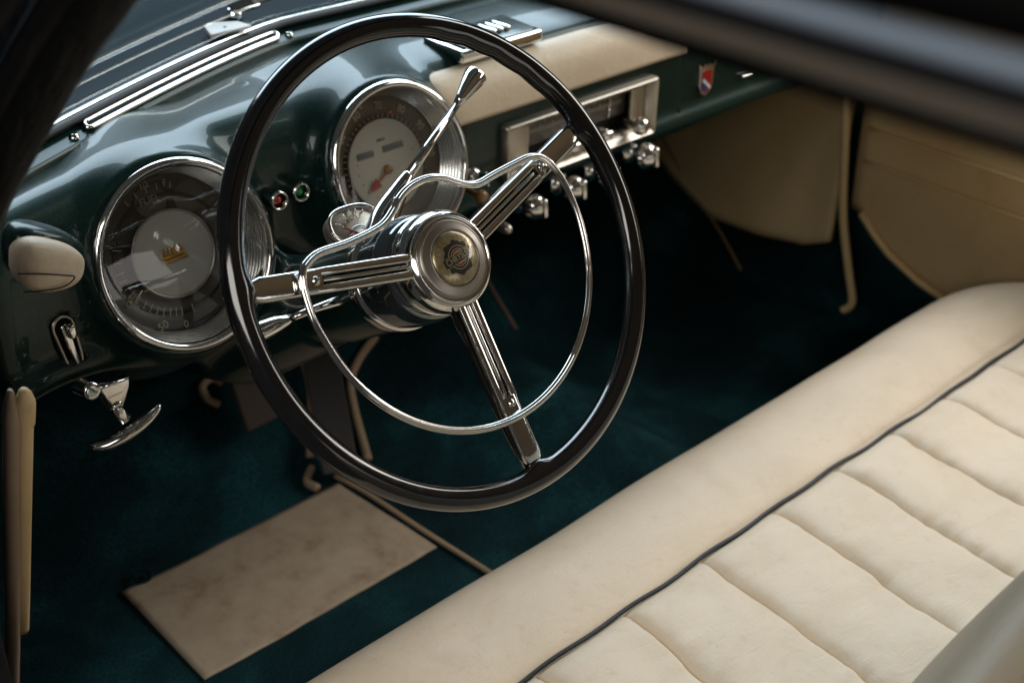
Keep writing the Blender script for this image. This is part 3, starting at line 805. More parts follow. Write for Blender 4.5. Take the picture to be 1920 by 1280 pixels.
def roof_fn(u, v):
    x = -0.334+u*1.40; y = -0.10-1.6*v
    s = math.sin(math.pi*u); yy = y+0.16*s*(1-v)
    return (x, yy, 0.3970+0.05*min(1, s*1.3)-0.022*(y+0.58)*(1-u))
V, F = grid(24, 16, roof_fn); r_ = mk('roof_skin', V, F, M_roof, roof)
md = r_.modifiers.new('s', 'SOLIDIFY'); md.thickness = 0.012; md.offset = 1
M_cloth = mat('tan_headlining', (0.50, 0.41, 0.30), 0.9)
V, F = grid(24, 16, lambda u, v: (-0.315+u*1.36, -0.14-1.5*v+0.13*math.sin(math.pi*u)*(1-v), 0.390+0.045*min(1, math.sin(math.pi*u)*1.3)-0.022*((-0.14-1.5*v)+0.58)*(1-u)))
mk('headlining', V, F, M_cloth, roof)

# =================================================================== BENCH SEAT
seat = empty('bench_seat', 'cream leather front bench seat with pleated cushion and dark piping', 'bench seat', (0.36, -0.3, -0.60))
XL, XR = -0.33, 1.045
def endf(x):    # how far the seat's front corner has rounded off
    t = max(0, (x-0.86)/(XR-0.86)); return 1-math.sqrt(max(0, 1-t**2.4))
def pipe_y(x): return -0.121-0.005*sstep(0.35, 0.7, x)+0.0009*math.sin((x-0.1)/0.11*2*math.pi+1.1)+0.05*0-0.20*endf(x)*0.35
PZ = -0.3600
roll_prof = [(0.000, -0.605), (0.028, -0.560), (0.037, -0.500), (0.038, -0.450), (0.034, -0.412), (0.021, -0.382), (-0.002, -0.3625), (-0.036, -0.3525), (-0.076, -0.3520), (-0.108, -0.3575), (-0.1205, -0.3655)]
rp = catmull([(0, a, b_) for a, b_ in roll_prof], 6)
def wave(x, y, s, a): return a*mnoise.noise(Vector((x*s, y*s, 3.1)))
def roll_fn(u, v):
    x = XL+(XR-XL)*u; k = v*(len(rp)-1); i = min(int(k), len(rp)-2); p = rp[i].lerp(rp[i+1], k-i)
    e = endf(x)
    y = p.y; z = p.z
    fr = 1-v**2
    y -= 0.22*e*fr+0.07*e*(1-fr)
    z -= 0.10*e*e*(0.35+0.65*(1-0))*(1 if v > 0.4 else 1)*0.35
    if v > 0.97: y = pipe_y(x)-0.000
    top = sstep(0.5, 0.75, v)
    z += top*(wave(x, y, 9, 0.0035)+0.0006*math.sin((x-0.1)/0.11*2*math.pi)*sstep(0.85, 1, v))
    y += wave(x, z, 7, 0.003)
    return (x, y, z)
V, F = grid(220, 60, roll_fn); mk('cushion_roll', V, F, M_leather, seat)
SX = [-0.34+0.0, -0.235, -0.125, -0.0125, 0.100, 0.212, 0.327, 0.436, 0.541, 0.650, 0.760, 0.870, 0.980, 1.06]
def pleat_h(i, u, w_):
    # full pleat: rolls softly down into its left seam, ends crisply at the right one
    h = 0.0112*(1-math.exp(-u*w_/0.0068))*(1-math.exp(-(1-u)*w_/0.0013))
    return h+0.0014*math.sin(math.pi*u)
us = []
for k in range(34):
    t = k/34; us.append(0.5*(1-math.cos(math.pi*t))*0.5+t*0.5)
us = sorted(set(us+[0.006, 0.012, 0.965, 0.98, 0.99, 0.996]))
cols = [(i, u) for i in range(len(SX)-1) for u in us]
rows = [0.62*(k/150)**1.25 for k in range(151)]
V = []
for dy in rows:
    for i, u in cols:
        w_ = SX[i+1]-SX[i]; xs = SX[i]+w_*u
        y0 = pipe_y(xs); y = y0-dy
        a = 1-math.exp(-dy/0.03)
        wob = a*(0.0016*math.sin(dy*30+i*1.9+u*1.9)+0.0012*math.sin(dy*71+i*4.1+u*4.1))
        x = xs-0.045*dy+wob
        x = max(XL, min(XR, x))
        fe = 1-math.exp(-dy/0.008)
        h = pleat_h(i, u, w_)*(0.06+0.94*fe)
        base = PZ-0.005-0.010*math.sin(min(1, dy/0.39)*math.pi/2)-0.06*endf(xs)**2
        # creases running off the seams
        cr = mnoise.noise(Vector((xs*22, y*75, 1.7)))*math.exp(-min(u, 1-u)*w_/0.024)*0.0022
        d = wave(x, y, 12, 0.0030)*fe+wave(x+3, y, 34, 0.0008)*fe+cr*fe
        V.append((x, y, base+h+d))
nc = len(cols)
F = [(r*nc+c, r*nc+c+1, (r+1)*nc+c+1, (r+1)*nc+c) for r in range(len(rows)-1) for c in range(nc-1)]
mk('pleated_cushion', V, F, M_leather, seat)
P = [(x, pipe_y(x)+0.0006, PZ-0.0005-0.035*endf(x)+wave(x, -0.12, 9, 0.0035)+0.0006*math.sin((x-0.1)/0.11*2*math.pi)) for x in np.linspace(XL, XR-0.002, 240)]
mk('piping', *tube(P, 0.0022, 10, up=(0, 0, 1)), M_piping, seat)
# seat back leaning rearwards
def back_fn(u, v):
    x = -0.33+u*1.36
    prof = [(-0.350, -0.375), (-0.378, -0.33), (-0.405, -0.24), (-0.430, -0.15), (-0.452, -0.085), (-0.468, -0.050), (-0.485, -0.034), (-0.505, -0.032), (-0.520, -0.044), (-0.530, -0.060), (-0.555, -0.070), (-0.585, -0.085), (-0.60, -0.20), (-0.60, -0.45)]
    k = v*(len(prof)-1); i = min(int(k), len(prof)-2); t = k-i
    c = catm(prof, i, t)
    return (x, c[0]+wave(x, c[1], 8, 0.004)-0.05*math.exp(-(x+0.20)/0.10), c[1]+wave(x, c[0], 6, 0.004)-0.02*math.exp(-(x+0.20)/0.10))
def catm(P, i, t):
    g = lambda j: np.array(P[max(0, min(len(P)-1, j))], float)
    a, b_, c, d = g(i-1), g(i), g(i+1), g(i+2)
    return 0.5*((2*b_)+(c-a)*t+(2*a-5*b_+4*c-d)*t*t+(3*b_-a-3*c+d)*t**3)
V, F = grid(90, 90, back_fn); mk('backrest', V, F, M_leather_shade, seat)
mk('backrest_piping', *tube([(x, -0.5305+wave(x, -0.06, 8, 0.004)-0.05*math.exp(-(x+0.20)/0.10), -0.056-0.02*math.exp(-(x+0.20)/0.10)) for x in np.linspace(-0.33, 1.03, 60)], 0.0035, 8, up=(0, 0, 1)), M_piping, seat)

# =================================================================== PASSENGER SIDE TRIM
def kick_fn(u, v):
    y = 0.312+u*0.40
    bot = interp([0.29, 0.36, 0.45, 0.56, 0.66, 0.75], [-0.455, -0.492, -0.507, -0.512, -0.47, -0.41], y)
    z = -0.14+(bot+0.14)*v
    return (1.085-0.012*math.sin(math.pi*min(1, u*1.0))-0.010*math.exp(-(u/0.10)**2), y, z)
V, F = grid(40, 24, kick_fn)
kp = mk('kick_panel', V, F, M_leather_t); tag(kp, 'tan kick panel in the passenger footwell below the glovebox', 'trim panel')
md = kp.modifiers.new('s', 'SOLIDIFY'); md.thickness = 0.012; md.offset = 0
dw = mk('door_welt', *tube(catmull([(1.045, 0.312, -0.19), (1.047, 0.300, -0.28), (1.052, 0.285, -0.40), (1.062, 0.262, -0.50), (1.068, 0.250, -0.552), (1.064, 0.262, -0.572)], 8), 0.0068, 12), M_leather_t)
tag(dw, 'tan padded welt standing between kick panel and passenger door', 'door welt')
dp = empty('passenger_door', 'tan trimmed passenger door with curved lower edge beyond the bench seat', 'car door', (1.08, 0.0, -0.5))
def door_bot(y): return interp([-0.35, -0.05, 0.08, 0.14, 0.20, 0.235, 0.262], [-0.50, -0.495, -0.482, -0.470, -0.445, -0.420, -0.395], y)
def door_fn(u, v):
    y = 0.282-u*0.96; z0 = door_bot(y); z = -0.02+(z0+0.02)*v
    return (1.075+0.012*math.sin(math.pi*v)*-1, y, z)
V, F = grid(50, 24, door_fn); d_ = mk('door_panel', V, F, M_leather_t, dp)
md = d_.modifiers.new('s', 'SOLIDIFY'); md.thickness = 0.012; md.offset = 0
for zz in (-0.252, -0.305):
    mk('panel_bead', *tube([(1.0545+0.0*i, 0.268-0.9*i/30, zz-0.0*i) for i in range(31)], 0.0034, 8, up=(0, 0, 1)), M_leather_t, dp)
mk('lower_welt', *tube([(1.066, 0.262-0.6*i/40, door_bot(0.262-0.6*i/40)) for i in range(41)], 0.0055, 8, up=(0, 0, 1)), M_leather_t, dp)

# =================================================================== DRIVER SIDE TRIM
wl = empty('driver_door_welt', 'upright beige fabric door welt at the left edge of the photo', 'door welt', (-0.33, 0.2, -0.5))
W1 = catmull([(-0.3345, 0.085, -0.022), (-0.3345, 0.098, -0.060), (-0.3345, 0.130, -0.135), (-0.3345, 0.170, -0.235), (-0.3345, 0.215, -0.342), (-0.3345, 0.27, -0.470), (-0.3345, 0.32, -0.59)], 8)
mk('fabric_roll', *tube(W1, [0.002+0.0044*min(1, i/6) for i in range(len(W1))], 12), leather('beige_fabric', (0.40, 0.30, 0.215), 1.6, 0.7), wl)
W2 = catmull([(-0.3245, 0.089, -0.040), (-0.3245, 0.112, -0.095), (-0.3245, 0.150, -0.185), (-0.3245, 0.190, -0.280), (-0.3245, 0.222, -0.355)], 8)
mk('leather_strip', *tube(W2, 0.0056, 12), M_leather_t, wl)
W3 = catmull([(-0.3265, 0.082, -0.024), (-0.3245, 0.088, -0.036), (-0.3240, 0.100, -0.062)], 6)
mk('leather_cap', *tube(W3, [0.0030+0.0041*min(1, i/7) for i in range(len(W3))], 14), M_leather_t, wl)

# cream leather covered end pad at the left of the dash
def egg(u, v):
    th = u*2*math.pi; ph = -math.pi/2+v*math.pi
    cx, cy, cz = -0.262, 0.160, 0.022
    sx = 0.0265; sy = 0.020; sz = 0.0225
    e = 0.66
    def sp(a): return math.copysign(abs(a)**e, a)
    c, s = sp(math.cos(ph)), sp(math.sin(ph))
    X = c*sp(math.cos(th)); Y = c*sp(math.sin(th)); Z = s
    t = (X+1)/2                      # nose at the right
    k = 1-0.60*t**1.6
    return (cx+sx*X+0.004*Z, cy+sy*Y*k+0.002*X, cz+sz*Z*(1-0.42*t**2)-0.013*X)
V, F = grid(49, 25, egg)
ep = mk('end_pad', V, F, M_leather); tag(ep, 'small cream leather covered block between the pillar and left gauge', 'leather pad')
md = ep.modifiers.new('w', 'WELD'); md.merge_threshold = 0.0004
V2 = [((v[0]+0.262)*1.12-0.258, (v[1]-0.16)*1.0+0.172, (v[2]-0.022)*1.10+0.024) for v in V]
mk('pad_mount', V2, F, M_paint, ep)
S = catmull([(-0.292, 0.1425, 0.031), (-0.276, 0.1405, 0.026), (-0.259, 0.1425, 0.018), (-0.250, 0.1455, 0.012), (-0.259, 0.1445, 0.008), (-0.275, 0.1425, 0.011), (-0.290, 0.1435, 0.015)], 6)
st = mk('stitched_seam', *tube(S, 0.0006, 6), M_void, ep)

# =================================================================== FLOOR ITEMS
def ground(x, y, d=0.004): return (x, y, floor_z(x, y)+d)
def mat_fn(u, v):
    y = 0.486-v*0.192; xl = -0.124; xr = 0.203+0.017*v
    x = xl+(xr-xl)*u+0.0012*math.sin(y*90)*(1-2*abs(u-0.5))*0; y += 0.0005*math.sin(x*38)+0.0003*math.sin(x*97); return ground(x, y, 0.0035+wave(x, y, 12, 0.0025))
V, F = grid(40, 30, mat_fn)
hm = mk('heel_mat', V, F, M_mat); tag(hm, 'worn beige rectangular heel mat lying on the teal carpet', 'floor mat')
md = hm.modifiers.new('s', 'SOLIDIFY'); md.thickness = 0.0012; md.offset = 1
ed = [ground(-0.124+0.327*i/20, 0.486, 0.0065) for i in range(21)]+[ground(0.203+0.017*i/20, 0.486-0.192*i/20, 0.008) for i in range(1, 21)]+[ground(0.220-0.344*i/20, 0.294, 0.008) for i in range(1, 21)]+[ground(-0.124, 0.294+0.192*i/20, 0.008) for i in range(1, 20)]

ey = ground(-0.092, 0.490, 0.008)
tag(mk('grommet', *lathe([(0.0075, 0), (0.0105, 0.002), (0.0125, 0), (0.0105, -0.003)], 24, (ey, AG, Vector((0, 1, 0)), Vector((0, 0, 1))), close=True), M_carpet), 'small dark grommet ring at the top edge of the heel mat', 'grommet')

def binding(name, P, r, lab, m=M_bind, n=8):
    o = mk(name, *tube(catmull(P, n), r, 8), m); tag(o, lab, 'carpet binding', None, 'beige carpet bindings'); return o
binding('carpet_binding', [ground(0.208, 0.50, 0.005), ground(0.218, 0.44, 0.005), ground(0.226, 0.33, 0.005), ground(0.236, 0.22, 0.005), ground(0.245, 0.10, 0.005)], 0.0032, 'thin beige binding running on the carpet from heel mat to seat')
binding('carpet_binding', [ground(0.598, 0.66, 0.004), ground(0.600, 0.60, 0.004), ground(0.606, 0.56, 0.004)], 0.0035, 'short beige binding on the tunnel behind the lower steering wheel spoke', mat('brown_binding', (0.20, 0.14, 0.10), 0.9))
binding('carpet_binding', [(1.072, 0.688, -0.40), (1.076, 0.60, -0.485), (1.082, 0.54, -0.54), (1.09, 0.49, -0.60)], 0.0025, 'dim beige binding descending along the front edge of the kick panel', mat('dim_binding', (0.26, 0.18, 0.10), 0.9))
tb = lambda x, y, d=0.008: (x, y, floor_z(x, y)+d)
binding('carpet_binding', [tb(0.254, 0.654, 0.012), tb(0.251, 0.623, 0.012), tb(0.240, 0.595, 0.012), tb(0.217, 0.565, 0.012), tb(0.196, 0.541, 0.012)], 0.006, 'curved beige binding left of the ribbed accelerator pedal')
binding('carpet_binding', [tb(0.372, 0.615, 0.012), tb(0.333, 0.604, 0.012), tb(0.303, 0.586, 0.012), tb(0.289, 0.560, 0.012), tb(0.281, 0.533, 0.012), tb(0.261, 0.494, 0.012)], 0.0065, 'longer curved beige binding right of the ribbed accelerator pedal')
binding('carpet_binding', [tb(0.192, 0.532), tb(0.170, 0.512), tb(0.172, 0.490)], 0.006, 'tiny beige binding hook just above the heel mat corner')
binding('carpet_binding', [tb(0.127, 0.638, 0.014), tb(0.116, 0.646, 0.014), tb(0.099, 0.642, 0.014), tb(0.098, 0.629, 0.014), tb(0.109, 0.619, 0.014)], 0.0055, 'beige hook shaped binding loop beside the brown grey pedal')

# pedals
PF = (Vector((0.246, 0.562, -0.548)), Vector((0.85, -0.42, 0.0)).normalized(), Vector((0.50, 0.62, 0.60)).normalized(), None)
pn = PF[1].cross(PF[2]).normalized()
if pn.y > 0: pn = -pn
PF = (PF[0]+pn*0.012, PF[1], pn.cross(PF[1]).normalized(), pn)
ac = mk('accelerator_pedal', *rbox(0, 0, 0, 0.050, 0.200, 0.010, 0.004, PF), M_ribbed)
tag(ac, 'long upright ribbed grey accelerator pedal above the heel mat', 'pedal')
mb = MB()
for k in range(11): mb.add(*rbox(-0.0225+k*0.0045, 0, 0.0055, 0.0020, 0.192, 0.003, 0.0008, PF))
mb.build('tread_ribs', M_ribbed, ac)
QF = (Vector((0.142, 0.570, -0.492)), Vector((1, 0.05, 0)).normalized(), Vector((0, 0.42, 0.9)).normalized(), Vector((0, -0.9, 0.42)))
br = empty('brake_pedal', 'squarish brown grey pedal pad seen beside the wheel rim at lower left', 'pedal', (0.128, 0.52, -0.50))
mk('pedal_pad', *rbox(0, 0, 0, 0.066, 0.070, 0.010, 0.004, QF), mat('brown_rubber', (0.055, 0.043, 0.032), 0.8), br)
mk('pedal_stem', *tube([QF[0]+Vector((0, 0.01, 0)), QF[0]+Vector((0.0, 0.12, 0.02)), QF[0]+Vector((0, 0.20, -0.06))], 0.009, 10), M_void, br)
tag(mk('firewall_plug', *lathe(fillet([(0.014, -0.01), (0.014, 0.002), (0.0, 0.003)], 0.002), 24, (Vector((0.100, 0.62, -0.432)), AG, BG, NG)), mat('grey_rubber_plug', (0.07, 0.065, 0.065), 0.7)), 'round grey plug just below the left gauge', 'plug')

# parking brake handle
hb = empty('parking_brake_handle', 'curved chrome parking brake handle hanging beneath the left gauge', 'brake handle', (-0.22, 0.20, -0.16))
mb = MB()
mb.add(*lathe(fillet([(0.009, -0.02), (0.009, 0.006), (0.006, 0.008), (0, 0.008)], 0.002), 24, (Vector((-0.2285, 0.205, -0.113)), AG, BG, NG)))
mb.add(*prism([(-0.018, 0.012), (0.014, 0.014), (0.013, 0.004), (0.003, -0.018), (-0.006, -0.018)], -0.004, 0.005, (Vector((-0.2030, 0.205, -0.126)), Vector((1, 0, -0.1)).normalized(), Vector((0, 0, 1)), Vector((0, -1, 0))), 0.002))
mb.build('bracket', M_chrome, hb)
mk('stem', *tube([(-0.2090, 0.212, -0.128), (-0.2060, 0.204, -0.143), (-0.2020, 0.197, -0.157)], [0.008, 0.0062, 0.0075], 16), M_chrome, hb)
mk('stem_collar', *tube([(-0.2068, 0.206, -0.1385), (-0.2060, 0.2045, -0.1415)], 0.0085, 16), M_chrome, hb)
hg = catmull([(-0.2395, 0.203, -0.172), (-0.226, 0.196, -0.173), (-0.205, 0.192, -0.168), (-0.184, 0.192, -0.162), (-0.1635, 0.196, -0.1545)], 8)
n_ = len(hg)
mk('grip', *tube(hg, [0.0018+0.0068*math.sin(math.pi*i/(n_-1))**0.6 for i in range(n_)], 16, up=(0, 0, 1), flat=0.75), M_chrome, hb)

hb.scale = (0.88, 0.88, 0.88); hb.location = (-0.2235, 0.20, -0.1695)

# =================================================================== STEERING COLUMN
TL = rad(32.69)
NW = Vector((0, -math.cos(TL), math.sin(TL))); AW = Vector((1, 0, 0)); BW = Vector((0, math.sin(TL), math.cos(TL)))
WF = (Vector((0, 0, 0)), AW, BW, NW)
def W3_(a, b_, h): return AW*a+BW*b_+NW*h
col = empty('steering_column', 'green and chrome steering column with gear selector behind the wheel', 'steering column', -NW*0.45, (math.pi/2-TL, 0, 0))
mk('column_tube', *lathe(fillet([(0.036, -0.60), (0.036, -0.30), (0.045, -0.17), (0.0445, -0.098), (0.038, -0.094)], 0.004), 64, WF), M_paint, col)
mk('collar', *lathe(fillet([(0.040, -0.097), (0.0475, -0.096), (0.0480, -0.085), (0.0455, -0.0815), (0.040, -0.0815)], 0.0015), 64, WF), M_chrome, col)
mk('bell', *lathe(fillet([(0.040, -0.0805), (0.0462, -0.080), (0.0465, -0.052), (0.044, -0.036), (0.038, -0.030), (0.030, -0.030)], 0.003), 64, WF), M_bell, col)
# gear position quadrant: chrome dish with scale, on top of the column
GQ = (W3_(0.000, 0.050, -0.122), (AW*1.0+BW*-0.05).normalized(), (BW*0.9-NW*0.30).normalized(), None)
gn = Vector(GQ[1]).cross(Vector(GQ[2])).normalized(); GQ = (GQ[0], GQ[1], gn.cross(GQ[1]).normalized(), gn)
def dpoly(w, h):
    P = []
    for k in range(17):
        q = math.pi*k/16; P.append((w*math.copysign(abs(math.cos(q))**0.7, math.cos(q)), h*abs(math.sin(q))**0.75))
    P.append((-w*0.75, -h*0.55)); P.append((-w*0.2, -h*0.75)); P.append((w*0.5, -h*0.7)); P.append((w*0.9, -h*0.4))
    return P
quad = mk('gear_quadrant', *prism(dpoly(0.027, 0.023), -0.012, 0.0, GQ, 0.0025), M_nickel, col)
quad['label'] = 'chrome gear indicator dish with red pointer'
rim_ = [GQ[0]+GQ[1]*p[0]+GQ[2]*p[1]+gn*0.0018 for p in dpoly(0.026, 0.022)]
mk('quadrant_rim', *tube(rim_, 0.0018, 8, closed=True, up=tuple(gn)), M_chrome, quad)
mb = MB()
for k in range(6):
    q = rad(150-k*19); c_, s_ = math.cos(q), math.sin(q)
    fr = (GQ[0]+GQ[1]*0.0200*c_+GQ[2]*(0.0165*s_+0.0005)+gn*0.0016, GQ[1]*c_+GQ[2]*s_, -GQ[1]*s_+GQ[2]*c_, gn)
    mb.add(*rbox(0, 0, 0, 0.0045, 0.0010, 0.0010, 0.0002, fr))
arc = [GQ[0]+GQ[1]*0.0095*math.cos(rad(a))+GQ[2]*(0.0065*math.sin(rad(a))-0.004)+gn*0.0018 for a in range(15, 190, 12)]
mb.add(*tube(arc, 0.0008, 6))
mb.build('scale_marks', M_chrome, quad)
mb = MB()
for k, ch in enumerate('RNDL'):
    q = rad(143-k*24); mb.add(*text_geo(ch, 0.0062, GQ, (0.0140*math.cos(q), 0.0115*math.sin(q)-0.0005, 0.0012), 0.25, ext=0.0004))
mb.build('gear_letters', M_chrome, quad, smooth=False)
p0 = GQ[0]+GQ[1]*-0.014+GQ[2]*0.004+gn*0.0035; p1 = GQ[0]+GQ[1]*0.001+GQ[2]*-0.010+gn*0.0035
mk('red_pointer', *tube([p0, p1], [0.0009, 0.0014], 8), M_red, quad)
mk('pointer_hub', *lathe(fillet([(0.006, 0), (0.006, 0.004), (0.003, 0.007), (0, 0.0075)], 0.0015), 24, (GQ[0]+GQ[1]*0.008+GQ[2]*-0.008, GQ[1], GQ[2], gn)), M_chrome, quad)
# shift lever
LP = catmull([W3_(0.004, 0.036, -0.100), W3_(0.020, 0.052, -0.104), W3_(0.040, 0.066, -0.106), W3_(0.062, 0.080, -0.108)], 6)
lev = mk('shift_lever', *tube(LP, [0.0150-0.0100*min(1, i/18)**1.3 for i in range(len(LP))], 20, up=tuple(NW), flat=0.75), M_chrome, col)
rodp = [W3_(0.060, 0.0785, -0.108), W3_(0.100, 0.1015, -0.1105), W3_(0.1445, 0.127, -0.113)]
mk('lever_rod', *tube(rodp, [0.0046, 0.0040, 0.0036], 16), M_chrome, lev)
kn = [W3_(0.1435, 0.1265, -0.113), W3_(0.150, 0.1305, -0.1133), W3_(0.160, 0.1365, -0.1140), W3_(0.170, 0.1425, -0.1145), W3_(0.1765, 0.1464, -0.115), W3_(0.1785, 0.1477, -0.115)]
mk('lever_knob', *tube(kn, [0.0040, 0.0052, 0.0078, 0.0100, 0.0112, 0.0098], 28), M_chrome, lev)
mk('lever_screw', *lathe([(0.0035, 0), (0.0028, 0.0012), (0, 0.0016)], 16, (W3_(0.030, 0.061, -0.0955), AW, BW, NW)), M_chrome, lev)
# turn signal lever
ts = mk('signal_lever', *tube([W3_(-0.020, -0.002, -0.120), W3_(-0.040, -0.0015, -0.1195), W3_(-0.070, 0.000, -0.118), W3_(-0.094, 0.000, -0.117)], [0.0062, 0.0050, 0.0034, 0.0030], 16), M_chrome, col)
mk('lever_tip', *tube([W3_(-0.0925, 0.0, -0.117), W3_(-0.100, 0.0, -0.117), W3_(-0.112, 0.0, -0.117), W3_(-0.130, -0.0005, -0.117), W3_(-0.140, -0.001, -0.117), W3_(-0.143, -0.001, -0.117)], [0.0034, 0.0052, 0.0076, 0.0088, 0.0075, 0.003], 20), M_chrome, ts)

# =================================================================== STEERING WHEEL
whl = empty('steering_wheel', 'glossy black three spoke steering wheel with chrome spokes and horn ring', 'steering wheel', (0, 0, 0), (math.pi/2-TL, 0, 0))
SP = (169.5, 20.5, -88.8)
RC = 0.1905
V = []; F = []; NS, NR = 360, 28
def dang(a, b_): return abs((a-b_+180) % 360-180)
for i in range(NS):
    th = 360*i/NS; q = rad(th)
    # finger grips on the inner side near each upper spoke
    g = 0
    for g0, g1 in ((33, 72),):
        if g0 < th < g1:
            per = 9.75
            g = (0.5+0.5*math.cos((th-g0)/per*2*math.pi+math.pi))**0.6*min(1, (th-g0)/3, (g1-th)/3)
    boss = max(math.exp(-(dang(th, s)/3.4)**2) for s in SP)
    for k in range(NR):
        p = 2*math.pi*k/NR
        cr_, sr_ = math.cos(p), math.sin(p)
        rr = 0.0100; rh = 0.0098
        inward = max(0, -cr_)**1.3
        x = RC+cr_*rr-inward*(0.0012*g)-inward*boss*0.0045
        h = sr_*rh*(1-0.06*abs(cr_))
        if sr_ < 0: h *= 1.02
        V.append((x*math.cos(q), x*math.sin(q), h-0.001))
for i in range(NS):
    for k in range(NR):
        j = (i+1) % NS; F.append((i*NR+k, i*NR+(k+1) % NR, j*NR+(k+1) % NR, j*NR+k))
mk('rim', V, F, M_black, whl, local=True)
LW = (Vector((0, 0, 0)), Vector((1, 0, 0)), Vector((0, 1, 0)), Vector((0, 0, 1)))
for s in SP:
    q = rad(s); a = Vector((math.cos(q), math.sin(q), 0)); b_ = Vector((-math.sin(q), math.cos(q), 0)); n = Vector((0, 0, 1))
    fr = (Vector((0, 0, 0)), a, b_, n)
    def bar(r0, r1, w0, w1, h0, h1, t0, off=0.0, sag=0.0, nseg=10, rnd=3):
        """bar with a rounded top running outward along the spoke"""
        V = []; F = []
        for i in range(nseg+1):
            t = i/nseg; r = r0+(r1-r0)*t; w_ = w0+(w1-w0)*t; hh = h0+(h1-h0)*t; oo = off
            tip = 1.0
            if t == 1: tip = 0.78
            cs = []
            for k in range(13):
                u = math.pi*k/12; cs.append((math.copysign(abs(math.cos(u))**0.55, math.cos(u))*w_/2*tip, math.sin(u)**0.7*0.0042*tip))
            cs = cs+[(-w_/2*tip, -t0), (w_/2*tip, -t0)]
            for (x, z) in cs: V.append(a*r+b_*(x+oo)+n*(hh+z))
        m_ = 15
        for i in range(nseg):
            for k in range(m_): F.append((i*m_+k, i*m_+(k+1) % m_, (i+1)*m_+(k+1) % m_, (i+1)*m_+k))
        F.append(tuple(range(m_))); F.append(tuple(range(nseg*m_, nseg*m_+m_)))
        return V, F
    H0, H1 = -0.010, -0.003
    sp = mk('spoke', *bar(0.120, 0.1765, 0.0195, 0.0190, -0.0062, H1, 0.004), M_chrome, whl, local=True, ang=50)
    mk('outer_rail', *bar(0.034, 0.126, 0.0078, 0.0066, H0, -0.0058, 0.003, 0.0066), M_chrome, sp, local=True, ang=50)
    mk('outer_rail', *bar(0.034, 0.126, 0.0078, 0.0066, H0, -0.0058, 0.003, -0.0066), M_chrome, sp, local=True, ang=50)
    mk('centre_rib', *bar(0.036, 0.118, 0.0036, 0.0036, H0-0.0012, -0.0075, 0.002, 0.0), M_chrome, sp, local=True, ang=50)
    mk('dark_inlay', *rbox(0.080, 0, -0.0135, 0.094, 0.016, 0.004, 0.0005, fr), M_void, sp, local=True)
    mk('backing', *tube([a*0.036+n*-0.021, a*0.10+n*-0.018, a*0.155+n*-0.0120, a*0.184+n*-0.006], [0.0095, 0.009, 0.009, 0.0085], 16, up=(0, 0, 1), flat=0.8), M_black, sp, local=True)
    scw = lathe([(0.0036, 0), (0.0032, 0.0010), (0, 0.0016)], 18, (a*0.126+n*-0.0012, a, b_, n))
    s1 = mk('screw', *scw, M_chrome, whl, local=True)
    mk('screw_slot', *rbox(0, 0, 0.0015, 0.0064, 0.0008, 0.0006, 0, (a*0.126+n*-0.0012, (a+b_).normalized(), (b_-a).normalized(), n)), M_void, s1, local=True)
# hub
hp = fillet([(0.036, -0.034), (0.0415, -0.032), (0.0425, -0.0275), (0.0408, -0.0255), (0.0422, -0.022), (0.0428, -0.016), (0.0415, -0.0095), (0.0385, -0.0045), (0.0352, -0.0020), (0.0340, -0.0032), (0.0325, -0.0032)], 0.0012)
mk('hub', *lathe(hp, 96, LW), M_chrome, whl, local=True)
mk('satin_ring', *lathe(fillet([(0.0330, -0.0040), (0.0318, -0.0018), (0.0305, -0.0010), (0.0298, -0.0014), (0.0240, 0.0008), (0.0226, 0.0006), (0.0222, -0.0012)], 0.0005), 96, LW), M_satin, whl, local=True)
# horn button dome
def dome_h(r): return -0.0012+0.0066*math.sqrt(max(0, 1-(r/0.0232)**2))
med = mk('horn_button', *lathe([(0.0224, -0.002)]+[(0.0222*(1-i/24), dome_h(0.0222*(1-i/24))) for i in range(25)], 96, LW), M_horn, whl, local=True)
tw = rad(10)
def onto(V, lift):   # drape flat emblem geometry onto the dome
    out = []
    for v in V:
        r = math.hypot(v[0], v[1]); out.append((v[0], v[1], dome_h(r)+lift+v[2]))
    return out
def disc_poly(fn, r0=0.0, n=96, rings=5):
    V = []; F = []
    for j in range(rings+1):
        for k in range(n):
            q = 2*math.pi*k/n; R = fn(q); r = r0+(R-r0)*j/rings; V.append((r*math.cos(q), r*math.sin(q), 0))
    for j in range(rings):
        for k in range(n): F.append((j*n+k, j*n+(k+1) % n, (j+1)*n+(k+1) % n, (j+1)*n+k))
    return V, F
seal = lambda q: 0.0138+0.0009*math.cos(8*q+0.5)+0.0004*math.cos(16*q)
V, F = disc_poly(lambda q: seal(q)+0.0005); mk('seal_outline', onto(V, 0.00005), F, M_emline, med, local=True)
V, F = disc_poly(seal); mk('seal', onto(V, 0.00012), F, M_emblem, med, local=True)
for k, (ro, ri) in enumerate(((0.0098, 0.0091), (0.0074, 0.0067))):
    V, F = disc_poly(lambda q: ro, ri, 80, 1); mk('seal_ring', onto(V, 0.0002), F, M_emline, med, local=True)
V, F = disc_poly(lambda q: 0.0058, 0, 48, 3); mk('red_centre', onto(V, 0.0002), F, M_emred, med, local=True)
mb = MB()
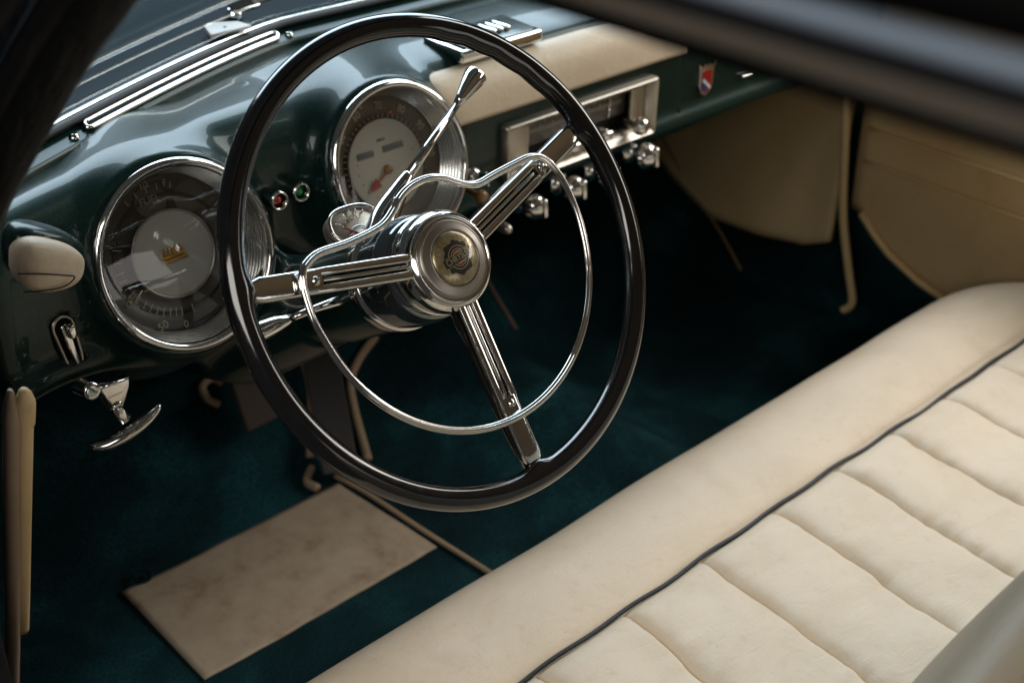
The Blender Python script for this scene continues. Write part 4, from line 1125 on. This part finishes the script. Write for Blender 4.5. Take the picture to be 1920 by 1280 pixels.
for sy in (1, -1):
    P = [(-0.0045, 0.0032), (-0.0022, 0.0050), (-0.0016, 0.0038), (0.0008, 0.0052), (0.0012, 0.0041), (0.0042, 0.0050)]
    P = [Vector((x*sy*math.cos(tw)-y*sy*math.sin(tw), x*sy*math.sin(tw)+y*sy*math.cos(tw), 0)) for x, y in P]
    P = [Vector((p.x, p.y, dome_h(p.length)+0.0003)) for p in P]
    mb.add(*tube(P, 0.00022, 6))
mb.build('lightning_marks', M_emline, med, local=True)
def band(w_, h_, lift, m, name):
    V, F = grid(24, 5, lambda u, v: ((u-0.5)*w_, (v-0.5)*h_, 0))
    V = [(x*math.cos(tw)-y*math.sin(tw), x*math.sin(tw)+y*math.cos(tw), 0) for x, y, _ in V]
    mk(name, onto(V, lift), F, m, med, local=True)
band(0.0312, 0.0082, 0.00035, M_emline, 'band_outline'); band(0.0302, 0.0073, 0.00045, M_emblem, 'band')
V, F = text_geo('CHRYSLER', 0.0078, LW, (0, 0, 0), tw, ext=0.00005, sx=0.72, bold=0.00012)
mk('lettering', onto(V, 0.00058), F, M_emline, med, smooth=False, local=True)
# little crimped flutes round the button edge
mb = MB()
for k in range(28):
    q = 2*math.pi*k/28; c_, s_ = math.cos(q), math.sin(q)
    P = [Vector((r*c_, r*s_, dome_h(r)+0.0001)) for r in (0.0160+0.0008*(k % 3), 0.0190)]
    mb.add(*tube(P, 0.0003, 5))
mb.build('flutes', M_horn, med, local=True)

# horn ring, r at angle, measured in the wheel plane
hr = [(167.5,.139),(163.8,.1335),(160.3,.1225),(156.2,.101),(148,.0800),(139.5,.0700),(128,.0665),(115.9,.0675),(103.3,.0675),(89.7,.0665),(77,.0645),(67.2,.0620),(56.6,.0618),(47.0,.067),(39.3,.081),(31.9,.102),(27.7,.1185),(24.0,.1280),(19,.1325),(10,.1345)]+[(a, .1345+.0050*max(0, -a)/180) for a in range(-5, -176, -17)]+[(175.5,.1397)]
P = catmull([(r*math.cos(rad(a)), r*math.sin(rad(a)), 0.0035 if 15 < (a % 360) < 170 else 0.0030) for a, r in hr], 6, closed=True)
hrn = mk('horn_ring', *tube(P, 0.0032, 14, closed=True, up=(0, 0, 1), flat=0.72), M_chrome, whl, local=True)
Pg = [p+Vector((0, 0, 0.0022)) for p in P]
mk('ring_bead', *tube(Pg, 0.0014, 8, closed=True, up=(0, 0, 1)), M_chrome, hrn, local=True)
